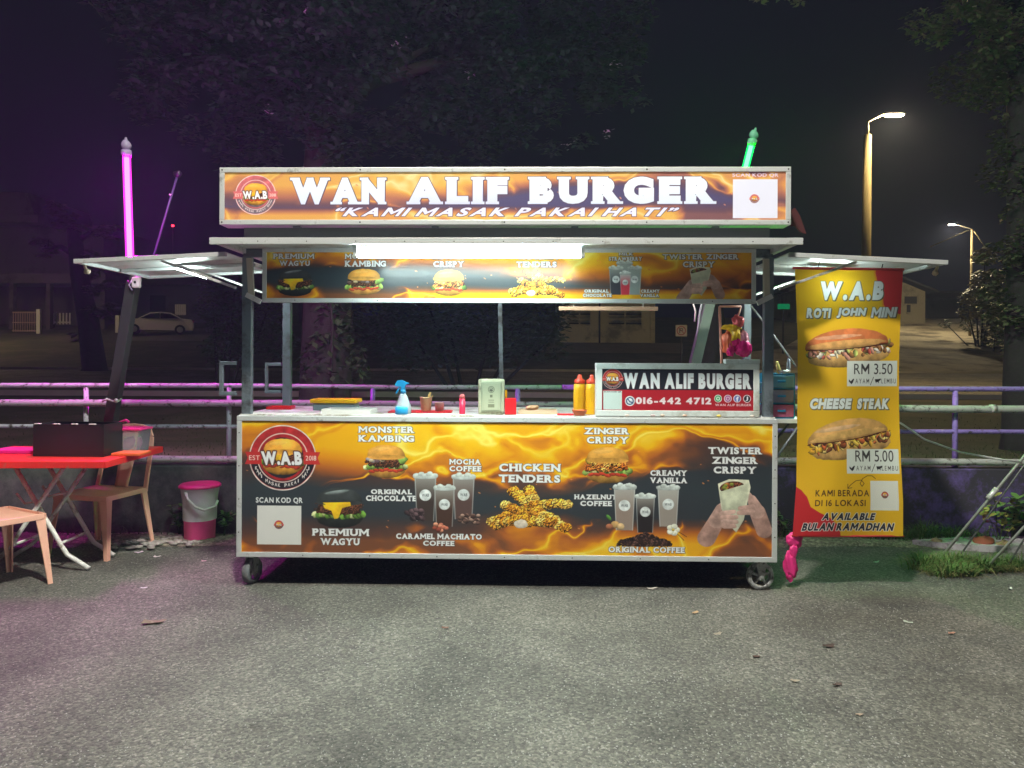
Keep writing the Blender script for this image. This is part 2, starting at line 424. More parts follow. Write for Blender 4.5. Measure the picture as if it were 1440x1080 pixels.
        if kind == 'mutton':
            for i in range(8): s.ell(cx + r.uniform(-.45, .1) * w, cy + h * r.uniform(-.08, .05), w * .07, h * .05, r.choice([(150, 142, 156), (110, 88, 92), (196, 180, 150)]), k=.3, wob=.3, seed=i)
            s.ell(cx + w * .42, cy - h * .02, w * .12, h * .13, (138, 178, 84), rot=-.5, k=.4, wob=.6)
        if kind != 'zinger' and kind != 'mutton':
            s.poly([(cx - w * .36, cy - h * .12), (cx + w * .2, cy - h * .12), (cx + w * .2, cy - h * .02), (cx + w * .06, cy + h * .03), (cx - w * .02, cy + h * .28), (cx - w * .1, cy + h * .3), (cx - w * .16, cy + h * .1), (cx - w * .3, cy + h * .04)], (238, 186, 40), k=.12)
        s.ell(cx, cy - h * .10, w * .46, h * .36, bun, half=1, k=.32, wob=.04, pw=2.4, ns=9)
        s.ell(cx, cy - h * .10, w * .46, h * .075, bun, k=-.1, wob=.05)
        s.ell(cx - w * .1, cy - h * .34, w * .22, h * .05, tuple(min(255, c + 42) for c in bun), k=.1, alpha=.45, rot=-.08)
        if kind == 'wagyu':
            s.ell(cx - w * .05, cy - h * .36, w * .25, h * .04, (170, 186, 184), alpha=.55, rot=-.15)
            s.poly([(cx - w * .34, cy - h * .1), (cx + w * .22, cy - h * .12), (cx + w * .24, cy - h * .02), (cx + w * .04, cy + h * .02), (cx, cy + h * .24), (cx - w * .1, cy + h * .26), (cx - w * .16, cy + h * .06)], (240, 190, 34), k=.1)
    def tenders(s, cx, cy, w, h):
        r = random.Random(3)
        for k, (ax, ay, bx, by) in enumerate([(-.48, .28, -.05, .05), (-.3, -.05, .2, .2), (-.22, -.38, .1, .1), (-.02, -.42, .12, .3), (.05, -.1, .46, -.12), (.1, .05, .44, .42), (-.42, .36, -.1, .22), (-.05, .3, .3, .3)]):
            for t in range(8):
                u = t / 7; s.ell(cx + w * (ax + (bx - ax) * u) + r.uniform(-1, 1) * w * .02, cy + h * (ay + (by - ay) * u) + r.uniform(-1, 1) * h * .02, w * .085, h * .105,
                    r.choice([(226, 160, 56), (208, 134, 40), (238, 180, 84), (196, 120, 36)]), k=.42, lump=1, ns=12, wob=.35, seed=k * 9 + t)
        s.ell(cx - w * .12, cy + h * .34, w * .09, h * .1, (226, 212, 196), k=.15, wob=.2)
    def cup(s, cx, top, w, h, body=(66, 54, 50), upper=(150, 146, 140)):
        b = top + h; n = 36
        for i in range(n):
            u = i / n; ww = w * (.5 - .11 * u); c = np.array(upper) * (1 - min(1, u * 1.8)) + np.array(body) * min(1, u * 1.8)
            s.poly([(cx - ww, top + h * (.1 + .9 * u)), (cx + ww, top + h * (.1 + .9 * u)), (cx + ww - .006 * w, top + h * (.1 + .9 * (u + 1.2 / n))), (cx - ww + .006 * w, top + h * (.1 + .9 * (u + 1.2 / n)))], tuple(c))
        s.line([(cx - w * .47, top + h * .1), (cx - w * .38, b)], w * .05, (196, 206, 208), .55); s.line([(cx + w * .47, top + h * .1), (cx + w * .38, b)], w * .05, (196, 206, 208), .5)
        for i in range(5): s.ell(cx + (i - 2) * w * .2, top + h * (.07 - .035 * (i % 2)), w * .16, h * .06, (206, 214, 210), k=.2, wob=.3, seed=i)
        s.ell(cx, top + h * .1, w * .52, h * .035, (190, 198, 196), k=.1)
        s.ell(cx, top + h * .47, w * .27, w * .27, (224, 230, 230), k=.05)
        s.text('WAB', cx - w * .16, top + h * .47 - w * .07, cx + w * .16, top + h * .47 + w * .07, (90, 96, 100), off=.01)
    def wrap(s, cx, cy, w, h, small=False):
        skin = (204, 166, 154); sk2 = (186, 146, 134)
        def chain(a, b, r0, r1, c):
            for q in range(30):
                u = q / 29; s.ell(cx + w * (a[0] + (b[0] - a[0]) * u), cy + h * (a[1] + (b[1] - a[1]) * u), w * (r0 + (r1 - r0) * u), w * (r0 + (r1 - r0) * u) * .96, c, k=.07)
        chain((-.46, .52), (-.30, .22), .15, .13, sk2); chain((-.30, .22), (-.22, .02), .13, .10, skin); chain((-.24, .0), (-.14, -.10), .07, .045, skin)
        chain((.47, .38), (.36, .06), .13, .13, sk2); chain((.36, .06), (.27, -.16), .12, .07, skin); chain((.27, -.16), (.20, -.26), .05, .04, skin)
        s.poly([(cx - w * .28, cy - h * .42), (cx - w * .1, cy - h * .5), (cx + w * .22, cy - h * .49), (cx + w * .25, cy - h * .36), (cx + w * .14, cy + h * .2), (cx + w * .02, cy + h * .42), (cx - w * .08, cy + h * .3), (cx - w * .22, cy + h * .02)], (214, 214, 190), k=.12, flat=False)
        s.ell(cx - w * .05, cy - h * .36, w * .2, h * .1, (98, 54, 38), rot=-.12, k=.3, lump=1, ns=13)
        r = random.Random(4)
        for i in range(12): s.ell(cx - w * .05 + r.uniform(-.16, .16) * w, cy - h * .36 + r.uniform(-.06, .06) * h, w * .035, h * .03, r.choice([(150, 60, 40), (190, 120, 60), (130, 140, 60)]), k=.3)
        s.poly([(cx - w * .25, cy - h * .28), (cx + w * .23, cy - h * .44), (cx + w * .14, cy + h * .05), (cx - w * .2, cy + h * .02)], (206, 210, 184), k=.1, flat=False)
        for k, (a, b) in enumerate((((-.20, .10), (-.02, .06)), ((-.19, .17), (.02, .15)), ((-.18, .24), (.02, .235)), ((-.17, .30), (-.01, .31)))): chain(a, b, .052, .036, skin if k % 2 else (210, 174, 162))
        for k, (a, b) in enumerate((((.28, -.02), (.08, .0)), ((.27, .06), (.06, .08)))): chain(a, b, .052, .036, skin)
    def sub(s, cx, cy, w, h, rot, top=(196, 112, 66), fill=0):
        c_, s_ = cos(rot), sin(rot)
        def P(u, v): return cx + u * w * c_ - v * h * s_, cy + u * w * s_ + v * h * c_
        r = random.Random(int(cy))
        x, y = P(0, .2); s.ell(x, y, w * .47, h * .26, (214, 168, 102), rot=rot, k=.3, wob=.05)
        for i in range(90):
            u = r.uniform(-.47, .47); v = r.uniform(-.05, .22) * (1 - abs(u) * .5)
            pal = [(216, 206, 178), (178, 190, 106), (186, 84, 72), (228, 220, 206), (140, 96, 60), (204, 146, 128)] if fill == 0 else [(226, 190, 86), (202, 156, 52), (236, 212, 130), (138, 74, 44), (190, 96, 54), (110, 62, 44)]
            x, y = P(u, v); s.ell(x, y, w * r.uniform(.02, .05), h * r.uniform(.03, .07), r.choice(pal), rot=r.uniform(-1.5, 1.5), k=.5, wob=.4, seed=i)
        x, y = P(-.01, -.02); s.ell(x, y, w * .47, h * .06, (92, 44, 30), rot=rot, k=.2, wob=.3)
        x, y = P(-.02, -.03); s.ell(x, y, w * .48, h * .42, top, rot=rot, half=1, k=.32, ns=8, wob=.03)
        x, y = P(-.02, -.08); s.ell(x, y, w * .44, h * .1, (222, 176, 106), rot=rot, k=.1, alpha=.8, wob=.1)
        x, y = P(-.12, -.27); s.ell(x, y, w * .26, h * .05, (236, 196, 170), rot=rot, k=.1, alpha=.6, wob=.2)
    def logo(s, cx, cy, R, pale=0.0):
        def c(t): return tuple(np.array(t) * (1 - pale) + np.array((228, 190, 200)) * pale)
        s.ell(cx, cy, R, R, c((226, 214, 208)), k=0); s.ell(cx, cy, R * .965, R * .965, c((186, 52, 54)), k=0)
        sl, X, Y = s.win(cx - R, cy, cx + R, cy + R)
        d = np.hypot(X - cx, Y - cy); s.put(sl, np.clip((R * .955 - d) * s.S, 0, 1) * np.clip((Y - cy) * s.S, 0, 1), c((40, 38, 46)))
        s.ring(cx, cy, R * .74, R * .035, c((226, 200, 190))); s.ell(cx, cy, R * .70, R * .70, c((168, 44, 48)), k=0)
        s.ell(cx, cy, R * .62, R * .62, c((40, 40, 48)), k=0)
        s.burger(cx, cy - R * .06, R * 1.24, R * 1.14, 'logo')
        s.poly([(cx - R * 1.12, cy - R * .18), (cx - R * .62, cy - R * .18), (cx - R * .62, cy + R * .2), (cx - R * 1.12, cy + R * .2), (cx - R * 1.04, cy)], c((196, 54, 52)))
        s.poly([(cx + R * 1.12, cy - R * .18), (cx + R * .62, cy - R * .18), (cx + R * .62, cy + R * .2), (cx + R * 1.12, cy + R * .2), (cx + R * 1.04, cy)], c((196, 54, 52)))
        for a, t in ((-.84, 'EST'), (.84, '2018')): s.text(t, cx + (a - .16) * R, cy - R * .07, cx + (a + .16) * R, cy + R * .08, (240, 220, 210), off=.01)
        s.text('W.A.B', cx - R * .62, cy - R * .2, cx + R * .62, cy + R * .22, (236, 238, 240), off=.06, edge=R * .035, ecol=(96, 60, 60), shear=-.1, gap=.02)
        # motto round the lower rim, letter by letter
        mt = 'KAMI MASAK PAKAI HATI'
        for i, ch in enumerate(mt):
            if ch == ' ': continue
            a = radians(158 - i * 6.8); x, y = cx + cos(a) * R * .84, cy + sin(a) * R * .84
            g, pad = text_mask(ch, R * (.03 if ch == 'I' else .075) * s.S, R * .11 * s.S, .04)
            n = g.shape[0]; ii, jj = int((x - s.x0) * s.S - g.shape[1] / 2), int((y - s.y0) * s.S - n / 2)
            if ii < 0 or jj < 0 or ii + g.shape[1] > s.w or jj + n > s.h: continue
            s.put((slice(jj, jj + n), slice(ii, ii + g.shape[1])), g, c((232, 224, 220)))
    def image(s, name):
        im = bpy.data.images.new(name, s.w, s.h, alpha=False)
        a = np.ones((s.h, s.w, 4), np.float32); a[..., :3] = np.clip(s.a[::-1], 0, 1)
        im.pixels.foreach_set(a.ravel()); im.update(); im.pack()
        return im
def printmat(name, art, rough=0.32, emit=0.0, grime=0.06, gain=0.86, trans=0.0):
    q = N(name); b = q.n('ShaderNodeBsdfPrincipled'); q.l(b.outputs[0], q.o.inputs['Surface'])
    im = q.n('ShaderNodeTexImage'); im.image = art.image(name); im.interpolation = 'Cubic'; im.extension = 'EXTEND'
    uv = q.n('ShaderNodeUVMap', uv_map='UVMap'); q.l(uv.outputs[0], im.inputs['Vector'])
    tc = q.n('ShaderNodeTexCoord'); nz = q.n('ShaderNodeTexNoise', Scale=6.0, Detail=6.0, Roughness=0.7); q.l(tc.outputs['Object'], nz.inputs['Vector'])
    mr = q.n('ShaderNodeMapRange'); mr.inputs['To Min'].default_value = gain * (1 - grime * 2); mr.inputs['To Max'].default_value = gain
    q.l(nz.outputs['Fac'], mr.inputs['Value'])
    mx = q.n('ShaderNodeVectorMath', operation='SCALE'); q.l(im.outputs['Color'], mx.inputs[0]); q.l(mr.outputs[0], mx.inputs['Scale'])
    q.l(mx.outputs[0], b.inputs['Base Color']); b.inputs['Roughness'].default_value = rough
    if emit > 0:
        q.l(mx.outputs[0], b.inputs['Emission Color']); b.inputs['Emission Strength'].default_value = emit
    bp = q.n('ShaderNodeBump', Strength=0.05, Distance=0.01); q.l(nz.outputs['Fac'], bp.inputs['Height']); q.l(bp.outputs[0], b.inputs['Normal'])
    if trans > 0:   # thin cloth lets the lamp behind it through
        tr = q.n('ShaderNodeBsdfTranslucent'); q.l(mx.outputs[0], tr.inputs['Color']); ms = q.n('ShaderNodeMixShader'); ms.inputs[0].default_value = trans
        q.l(b.outputs[0], ms.inputs[1]); q.l(tr.outputs[0], ms.inputs[2]); q.l(ms.outputs[0], q.o.inputs['Surface'])
    return q.m
def board(name, x0, x1, z0, z1, y, thick, m, side, parent=None, loc=None):
    """a printed board: front face carries the print through UVs"""
    bm = B(); uvl = bm.loops.layers.uv.new('UVMap')
    v = [bm.verts.new(p) for p in ((x0, y, z0), (x1, y, z0), (x1, y, z1), (x0, y, z1), (x0, y + thick, z0), (x1, y + thick, z0), (x1, y + thick, z1), (x0, y + thick, z1))]
    f = bm.faces.new((v[0], v[1], v[2], v[3]))
    for lp, uv in zip(f.loops, ((0, 0), (1, 0), (1, 1), (0, 1))): lp[uvl].uv = uv
    for q in ((5, 4, 7, 6), (4, 0, 3, 7), (1, 5, 6, 2), (3, 2, 6, 7), (4, 5, 1, 0)):
        g = bm.faces.new([v[i] for i in q]); g.material_index = 1
    return obj(name, bm, [m, side], parent, loc=loc)

# ------------------------------------------------------------------ materials
M_ALU = mat('aluminium trim', (0.62, 0.64, 0.64), rough=0.42, metal=0.35, var=0.08, dirt=(0.36, 0.36, 0.34), dirt_amt=0.12, dirt_scale=14)
M_STEEL = mat('steel post', (0.16, 0.19, 0.22), rough=0.45, metal=0.4, var=0.2, dirt=(0.05, 0.05, 0.05), dirt_amt=0.4)
M_SHEET = mat('white sheet metal', (0.66, 0.70, 0.68), rough=0.4, metal=0.1, var=0.06, dirt=(0.38, 0.38, 0.33), dirt_amt=0.35, dirt_scale=3)
M_COUNTER = mat('counter sheet', (0.7, 0.7, 0.68), rough=0.35, metal=0.2, dirt=(0.3, 0.26, 0.2), dirt_amt=0.4, dirt_scale=9)
M_DARK = mat('dark underside', (0.035, 0.033, 0.032), rough=0.8)
M_BLACKPL = mat('black plastic', (0.012, 0.012, 0.014), rough=0.35, var=0.2)
M_RUBBER = mat('grey rubber', (0.13, 0.14, 0.15), rough=0.7, dirt=(0.25, 0.24, 0.22), dirt_amt=0.4, dirt_scale=20)
M_WHEEL = mat('wheel plate', (0.42, 0.43, 0.42), rough=0.5, metal=0.3, dirt=(0.12, 0.11, 0.1), dirt_amt=0.4, dirt_scale=30)
M_STRUT = mat('aluminium strut', (0.68, 0.66, 0.66), rough=0.4, metal=0.3, dirt=(0.3, 0.28, 0.26), dirt_amt=0.3)
M_TUBE = emat('white tube glow', (0.74, 1.0, 0.93), E_TUBE)
M_TUBE2 = emat('tube underside glow', (0.80, 1.0, 0.95), 85)
M_ROOFL = emat('added inner lamp glow', (0.86, 1.0, 0.93), 42)
M_WING = emat('wing lamp glow', (0.80, 1.0, 0.94), E_WING)
M_PINK = emat('pink tube glow', (1.0, 0.00045, 0.80), E_PINK)
M_GREEN = emat('green tube glow', (0.0005, 1.0, 0.0008), E_GREEN)
M_FITTING = mat('lamp fitting', (0.6, 0.62, 0.6), rough=0.4)
M_PLY = mat('pale wood board', lin(206, 168, 140), rough=0.6, scale=20)
M_RED = mat('red plastic', lin(214, 34, 40), rough=0.35, var=0.06)
M_CLEAR = mat('clear plastic', (0.80, 0.82, 0.86), rough=0.12, trans=0.75, var=0.02)

# ------------------------------------------------------------------ artwork
WH = (232, 236, 236)
def menu(a, t, xa, ya, xb, yb, wash=1): a.text(t, xa, ya, xb, yb, (226, 230, 232) if wash else WH, off=0.05, slab=0.13, edge=0.55, ecol=(70, 58, 58), shadow=0.5, gap=0.10, two=(244, 246, 246))
# front board
A = Art(337, 587, 1085, 781, 3.0); A.fire(1.0, .36, .44, seed=370)
A.logo(396, 642, 48)
A.text('SCAN KOD QR', 358, 700, 425, 709.5, WH, off=.035); A.rect(360, 712, 423, 769, (226, 226, 222)); A.logo(391, 740, 6.5)
menu(A, 'MONSTER', 504, 595, 583, 604.5); menu(A, 'KAMBING', 504, 608, 583, 617.5); A.burger(543, 645, 58, 50, 'mutton')
A.burger(477, 713, 70, 60, 'wagyu'); menu(A, 'PREMIUM', 439, 745, 519, 755.5); menu(A, 'WAGYU', 451, 759, 506, 769)
menu(A, 'MOCHA', 633, 642, 677, 650); menu(A, 'COFFEE', 633, 652, 678, 660); menu(A, 'ORIGINAL', 522, 687, 580, 694); menu(A, 'CHOCOLATE', 515, 696, 586, 704)
A.cup(599, 662, 31, 70); A.cup(653, 663, 31, 66, (92, 70, 66)); A.cup(626, 680, 29, 60, (74, 52, 44))
rr = random.Random(2)
for k in range(26): A.ell(584 + rr.uniform(-12, 12), 724 + rr.uniform(-8, 6), 4, 3.2, rr.choice([(70, 52, 56), (44, 34, 38), (96, 76, 80)]), rot=rr.random(), k=.5)
for k in range(30): A.ell(661 + rr.uniform(-14, 14), 729 + rr.uniform(-6, 6), 3.2, 2.6, rr.choice([(110, 84, 76), (66, 46, 42), (160, 130, 116)]), k=.5)
for k in range(12): A.ell(621 + rr.uniform(-9, 9), 742 + rr.uniform(-5, 5), 3.4, 2.8, rr.choice([(190, 110, 88), (150, 72, 56), (222, 150, 120)]), k=.4)
menu(A, 'CARAMEL MACHIATO', 558, 751, 679, 759); menu(A, 'COFFEE', 596, 761, 640, 768.5)
menu(A, 'CHICKEN', 703, 648, 789, 659.5); menu(A, 'TENDERS', 703, 664, 789, 675.5); A.tenders(747, 713, 108, 66)
menu(A, 'ZINGER', 822, 595, 885, 604.5); menu(A, 'CRISPY', 826, 608, 884, 618); A.burger(855, 648, 64, 54, 'zinger')
menu(A, 'HAZELNUT', 809, 692, 868, 699); menu(A, 'COFFEE', 817, 701, 861, 708.5); menu(A, 'CREAMY', 915, 656, 966, 664); menu(A, 'VANILLA', 915, 666.5, 966, 674.5)
A.cup(879, 676, 30, 67, (150, 132, 122), (176, 172, 166)); A.cup(940, 677, 30, 60, (156, 146, 138), (180, 178, 172)); A.cup(908, 690, 27, 56, (40, 34, 36))
A.ell(866, 735, 6, 5, (214, 170, 110)); A.ell(874, 738, 5, 5, (226, 190, 140)); A.ell(858, 738, 5, 4, (176, 110, 80)); A.ell(857, 725, 5, 2.4, (92, 150, 60), rot=.9)
for k in range(5): A.ell(947 + 5 * cos(k * 1.26), 742 + 5 * sin(k * 1.26), 4.6, 4, (232, 232, 214), k=.2)
A.ell(947, 742, 2, 2, (220, 190, 90)); A.line([(955, 745), (966, 752)], .8, (66, 40, 32)); A.line([(953, 748), (962, 757)], .8, (66, 40, 32))
A.ell(908, 760, 36, 7, (52, 34, 30), k=.2, lump=1, ns=30, wob=.2)
for k in range(420):
    u = rr.triangular(-1, 1, 0); A.ell(908 + 40 * u, 765 - rr.random() * 18 * (1 - abs(u)) ** .8, 2.2, 1.5, rr.choice([(60, 38, 34), (36, 24, 22), (104, 74, 66), (80, 54, 46)]), rot=rr.uniform(-1.5, 1.5), k=.5)
menu(A, 'ORIGINAL COFFEE', 857, 767, 963, 775.5)
for t, xa, xb, y in (('TWISTER', 996, 1070, 622), ('ZINGER', 1001, 1064, 636), ('CRISPY', 1003, 1062, 650)): menu(A, t, xa, y, xb, y + 10)
A.wrap(1033, 710, 86, 84)
MP_FRONT = printmat('front board print', A, gain=0.90, rough=0.3)
# upper menu
A = Art(375, 351, 1057, 420, 3.0); A.fire(1.0, .42, .40, seed=210, cool=(52, 56, 62))
menu(A, 'PREMIUM', 385, 356, 443, 363.5); menu(A, 'WAGYU', 394, 366, 437, 373.5); A.burger(416, 396, 50, 40, 'wagyu')
menu(A, 'MONSTER', 487, 356, 543, 363.5); menu(A, 'KAMBING', 487, 366, 545, 374.5); A.burger(514, 395, 50, 38, 'mutton')
menu(A, 'ZINGER', 610, 356, 655, 363.5); menu(A, 'CRISPY', 612, 366.5, 655, 375); A.burger(634, 396, 46, 38, 'zinger')
menu(A, 'CHICKEN', 729, 356, 786, 363.5); menu(A, 'TENDERS', 729, 367, 785, 375); A.tenders(758, 397, 72, 42)
menu(A, 'MILK', 872, 354.5, 892, 358.5); menu(A, 'STRAWBERRY', 858, 360, 904, 365.5)
A.cup(880, 366, 21, 40, (150, 160, 160), (176, 186, 182)); A.cup(868, 373, 19, 40, (60, 60, 68), (160, 170, 166)); A.cup(894, 373, 19, 40, (150, 162, 160), (170, 180, 176))
A.cup(881, 381, 15, 32, (206, 60, 76), (206, 206, 204))
menu(A, 'ORIGINAL', 824, 406, 858, 410.5); menu(A, 'CHOCOLATE', 822, 412, 862, 416.5); menu(A, 'CREAMY', 903, 406, 929, 410.5); menu(A, 'VANILLA', 902, 412, 928, 416.5)
menu(A, 'TWISTER ZINGER', 933, 356, 1038, 363.5); menu(A, 'CRISPY', 961, 366.5, 1005, 375); A.wrap(986, 396, 56, 44)
MP_MENU = printmat('upper menu print', A, gain=0.96, rough=0.28)
# roof sign
A = Art(316, 241, 1105, 311, 3.0); A.fire(0.95, .42, .46, seed=450, cool=(58, 56, 82), wash=0.12)
gm = A.a.mean(2, keepdims=True); A.a = (A.a * .74 + gm * .26) * np.array([1.0, .97, 1.0]) + np.array([.03, .01, .06])  # pales the print, the backlight's violet wash put into the colours
A.logo(360, 274, 29, pale=.38)
A.text('WAN', 411, 249, 544, 288, (236, 244, 248), off=.085, slab=.10, edge=.8, ecol=(84, 66, 92), shadow=.8, gap=.10, two=(206, 212, 240))
A.text('ALIF', 576, 248.5, 717, 288, (240, 246, 250), off=.085, slab=.10, edge=.8, ecol=(84, 66, 92), shadow=.8, gap=.12, two=(196, 200, 236))
A.text('BURGER', 748, 248, 1008, 287.5, (240, 248, 248), off=.085, slab=.10, edge=.8, ecol=(84, 66, 92), shadow=.8, gap=.13, two=(206, 214, 236))
A.text('“KAMI MASAK PAKAI HATI”', 466, 292.5, 959, 305.5, (222, 220, 246), off=.045, shear=.45, edge=.8, ecol=(58, 40, 60), gap=.12)
A.text('SCAN KOD QR', 1031, 243, 1095, 249.5, (220, 200, 220), off=.03); A.rect(1032, 252, 1094, 308, (220, 220, 236)); A.logo(1062, 280, 6.5, pale=.3)
MP_SIGN = printmat('roof sign print', A, emit=E_SIGN * 0.62, gain=0.85)
# counter sign
A = Art(847, 513, 1059, 574, 4.0, (38, 40, 50)); A.rect(847, 542.5, 1060, 575, (176, 36, 48))
A.logo(863, 527.5, 14)
A.text('WAN ALIF BURGER', 878, 519, 1055, 541, (226, 234, 238), off=.075, edge=.7, ecol=(96, 60, 70), gap=.1)
A.rect(850, 544, 876, 570, (206, 224, 220)); A.text('SCAN KOD QR', 851, 544.6, 875, 546.6, (40, 40, 46), off=.01)
A.ell(887, 558, 7, 7, (226, 232, 236), k=0); A.ring(887, 558, 4.6, 1.6, (60, 90, 130)); A.line([(884, 555), (887, 559), (890, 560)], 1.6, (60, 90, 130))
A.text('016-442 4712', 895, 552.5, 1000, 562.5, (236, 226, 230), off=.05, gap=.1)
for x, c in ((1009, (80, 170, 110)), (1022.5, (190, 110, 170)), (1035.5, (110, 120, 190)), (1049, (44, 42, 52))):
    A.ell(x, 554, 5.4, 5.4, (226, 220, 226), k=0); A.ell(x, 554, 4.4, 4.4, c, k=0)
A.ell(1009, 554, 2.6, 2.6, (230, 240, 232), k=0); A.ell(1009, 554, 1.5, 1.5, (80, 170, 110), k=0); A.ring(1022.5, 554, 2.2, .8, (240, 226, 236)); A.text('f', 1034, 551, 1037.4, 558, (236, 236, 246), off=.05); A.text('J', 1047, 551, 1050.6, 557, (236, 236, 246), off=.04)
A.text('WAN ALIF BURGER', 1005, 561, 1055, 564.5, (226, 206, 212), off=.03)
MP_COUNTER = printmat('counter sign print', A, gain=0.85)
# standing banner
A = Art(1114, 377, 1270, 755, 4.0, (226, 178, 34))
A.poly([(1231, 374), (1229, 382), (1233, 396), (1240, 412), (1243, 428), (1249, 436), (1272, 442), (1272, 374)], (206, 60, 62)); A.line([(1231, 374), (1229, 382), (1233, 396), (1240, 412), (1243, 428), (1249, 436)], 2.4, (232, 150, 44))
A.poly([(1112, 684), (1122, 690), (1131, 700), (1137, 714), (1150, 722), (1166, 730), (1180, 742), (1182, 757), (1112, 757)], (190, 40, 44))
bt = dict(col=(226, 232, 232), ecol=(104, 98, 84), edge=.7, shadow=1.1)
A.text('W.A.B', 1148, 394, 1245, 421, off=.07, shear=.14, gap=.1, **bt)
A.text('ROTI', 1128, 432, 1166, 446.5, off=.07, shear=.2, gap=.05, **bt); A.text('JOHN', 1173, 431.5, 1219, 446, off=.07, shear=.2, gap=.05, **bt); A.text('MINI', 1225, 431, 1265, 445.5, off=.07, shear=.2, gap=.05, **bt)
A.sub(1192, 488, 134, 60, -.085, fill=0)
A.sub(1194, 617, 128, 62, -.16, top=(206, 158, 96), fill=1)
A.rect(1190, 507, 1267, 543, (216, 222, 216)); A.rect(1189, 632, 1267, 667, (216, 222, 216))
A.text('RM 3.50', 1201, 511, 1260, 526, (58, 54, 54), off=.0); A.text('RM 5.00', 1202, 634, 1259, 650, (58, 54, 54), off=.0)
for y in (536, 659.5):
    A.text('AYAM', 1203, y - 3.6, 1224, y + 3, (60, 56, 56), off=-.005, gap=.3); A.text('LEMBU', 1243 if y < 600 else 1241, y - 3.6, 1265, y + 3, (60, 56, 56), off=-.005, gap=.3)
    A.line([(1226, y + 5), (1231, y - 6)], .8, (60, 56, 56))
    A.poly([(1193, y - 3), (1196, y), (1200, y - 4), (1201, y - 3), (1199, y + 2), (1197, y + 4), (1195, y + 2), (1193, y)], (40, 36, 38))
    A.poly([(1233, y - 3), (1238, y - 3), (1242, y - 4), (1242, y - 2), (1239, y), (1239, y + 3), (1237.6, y + 1), (1235.5, y + 1), (1235, y + 3), (1233.6, y)], (40, 36, 38))
A.text('CHEESE', 1132, 560, 1198, 575.5, off=.07, shear=.2, gap=.05, **bt); A.text('STEAK', 1205, 560, 1256, 575.5, off=.07, shear=.2, gap=.05, **bt)
A.line([(1231, 674), (1226, 670), (1219, 670), (1212, 674), (1208, 681), (1211, 685), (1214, 681), (1210, 676), (1202, 677), (1194, 683), (1190, 688)], .9, (90, 66, 30)); A.line([(1190, 688), (1190, 682)], .9, (90, 66, 30)); A.line([(1190, 688), (1196, 687)], .9, (90, 66, 30))
A.text('KAMI BERADA', 1143, 690, 1221, 699, (84, 56, 30), off=.02, gap=.14); A.text('DI 16 LOKASI', 1143, 704, 1216, 713, (84, 56, 30), off=.02, gap=.14)
A.rect(1223, 677, 1264, 719, (224, 224, 216)); A.logo(1244, 697, 5)
A.text('AVAILABLE', 1154, 723, 1231, 733, (38, 34, 46), off=.05, shear=.3, edge=.9, ecol=(226, 226, 222)); A.text('BULAN RAMADHAN', 1126, 737, 1258, 748, (38, 34, 46), off=.05, shear=.3, edge=.9, ecol=(226, 226, 222))
MP_BANNER = printmat('banner print', A, gain=0.96, rough=0.45, trans=0.10)

# ------------------------------------------------------------------ the cart
CART = empty('food_cart', (-0.04, 0, 0), radians(-1.3), 'long white trimmed burger cart with flame printed boards, flat roof and raised side flaps', 'food cart')
CM = Matrix.Translation((-0.04, 0, 0)) @ Matrix.Rotation(radians(-1.3), 4, 'Z'); CI = CM.inverted()
def CL(px, py, ly):
    """point of the cart's own frame seen at a pixel, on the plane ly"""
    o = CI @ Vector((0, CAM_Y, CAM_Z)); p = CI @ W(px, py, 4.0); d = p - o
    return o + d * ((ly - o.y) / d.y)
HWD, CT, PB, DEP = 1.62, 1.035, 0.183, 0.84
# front board with its trim
t = 0.03
board('front_board', -HWD + t - .004, HWD - t + .004, PB + t - .004, CT - t + .004, 0.004, 0.012, MP_FRONT, M_SHEET, CART)
def frame(par, x0, x1, z0, z1, y0, y1, t, m, name='trim', bev=0.003):
    for a, b in (((x0, z1 - t), (x1, z1)), ((x0, z0), (x1, z0 + t)), ((x0, z0 + t + .0005), (x0 + t, z1 - t - .0005)), ((x1 - t, z0 + t + .0005), (x1, z1 - t - .0005))):
        obj(name, box(B(), (a[0], y0, a[1]), (b[0], y1, b[1]), bev), m, par)
frame(CART, -HWD, HWD, PB, CT, -0.004, 0.03, t, M_ALU)
def rivets(par, pts, y, r=0.004):
    bm = B()
    for x, z in pts: lathe(bm, [(r, 0), (r * .8, -.002), (r * .3, -.003)], 6, (x, y, z), axis='y')
    o = obj('rivets', bm, M_DARK, par); tag(o, kind='stuff')
rivets(CART, [(x * .405, PB + t / 2) for x in range(-3, 4)] + [(s * (HWD - t / 2), PB + .15 + .2 * k) for s in (-1, 1) for k in range(4)], -.004)
for s in (-1, 1):
    obj('side_board', box(B(), (s * HWD - s * .004 - (.012 if s > 0 else 0), .031, PB), (s * HWD - s * .004 + (0 if s > 0 else .012), DEP, CT - .004)), M_SHEET, CART)
obj('back_board', box(B(), (-HWD + .02, DEP - .014, PB + .25), (HWD - .02, DEP - .002, CT - .004)), M_SHEET, CART)
obj('counter_top', box(B(), (-HWD + .003, .031, CT - .003), (HWD - .003, DEP, CT + .008), .003), M_COUNTER, CART)
obj('cart_floor', box(B(), (-HWD + .02, .031, PB + .002), (HWD - .02, DEP - .016, PB + .03)), M_DARK, CART)
obj('chassis_bar', box(B(), (.3, .25, PB - .045), (1.38, .29, PB), .004), M_RED, CART)
obj('chassis_bar', box(B(), (-1.45, .25, PB - .045), (-1.15, .29, PB), .004), M_RED, CART)
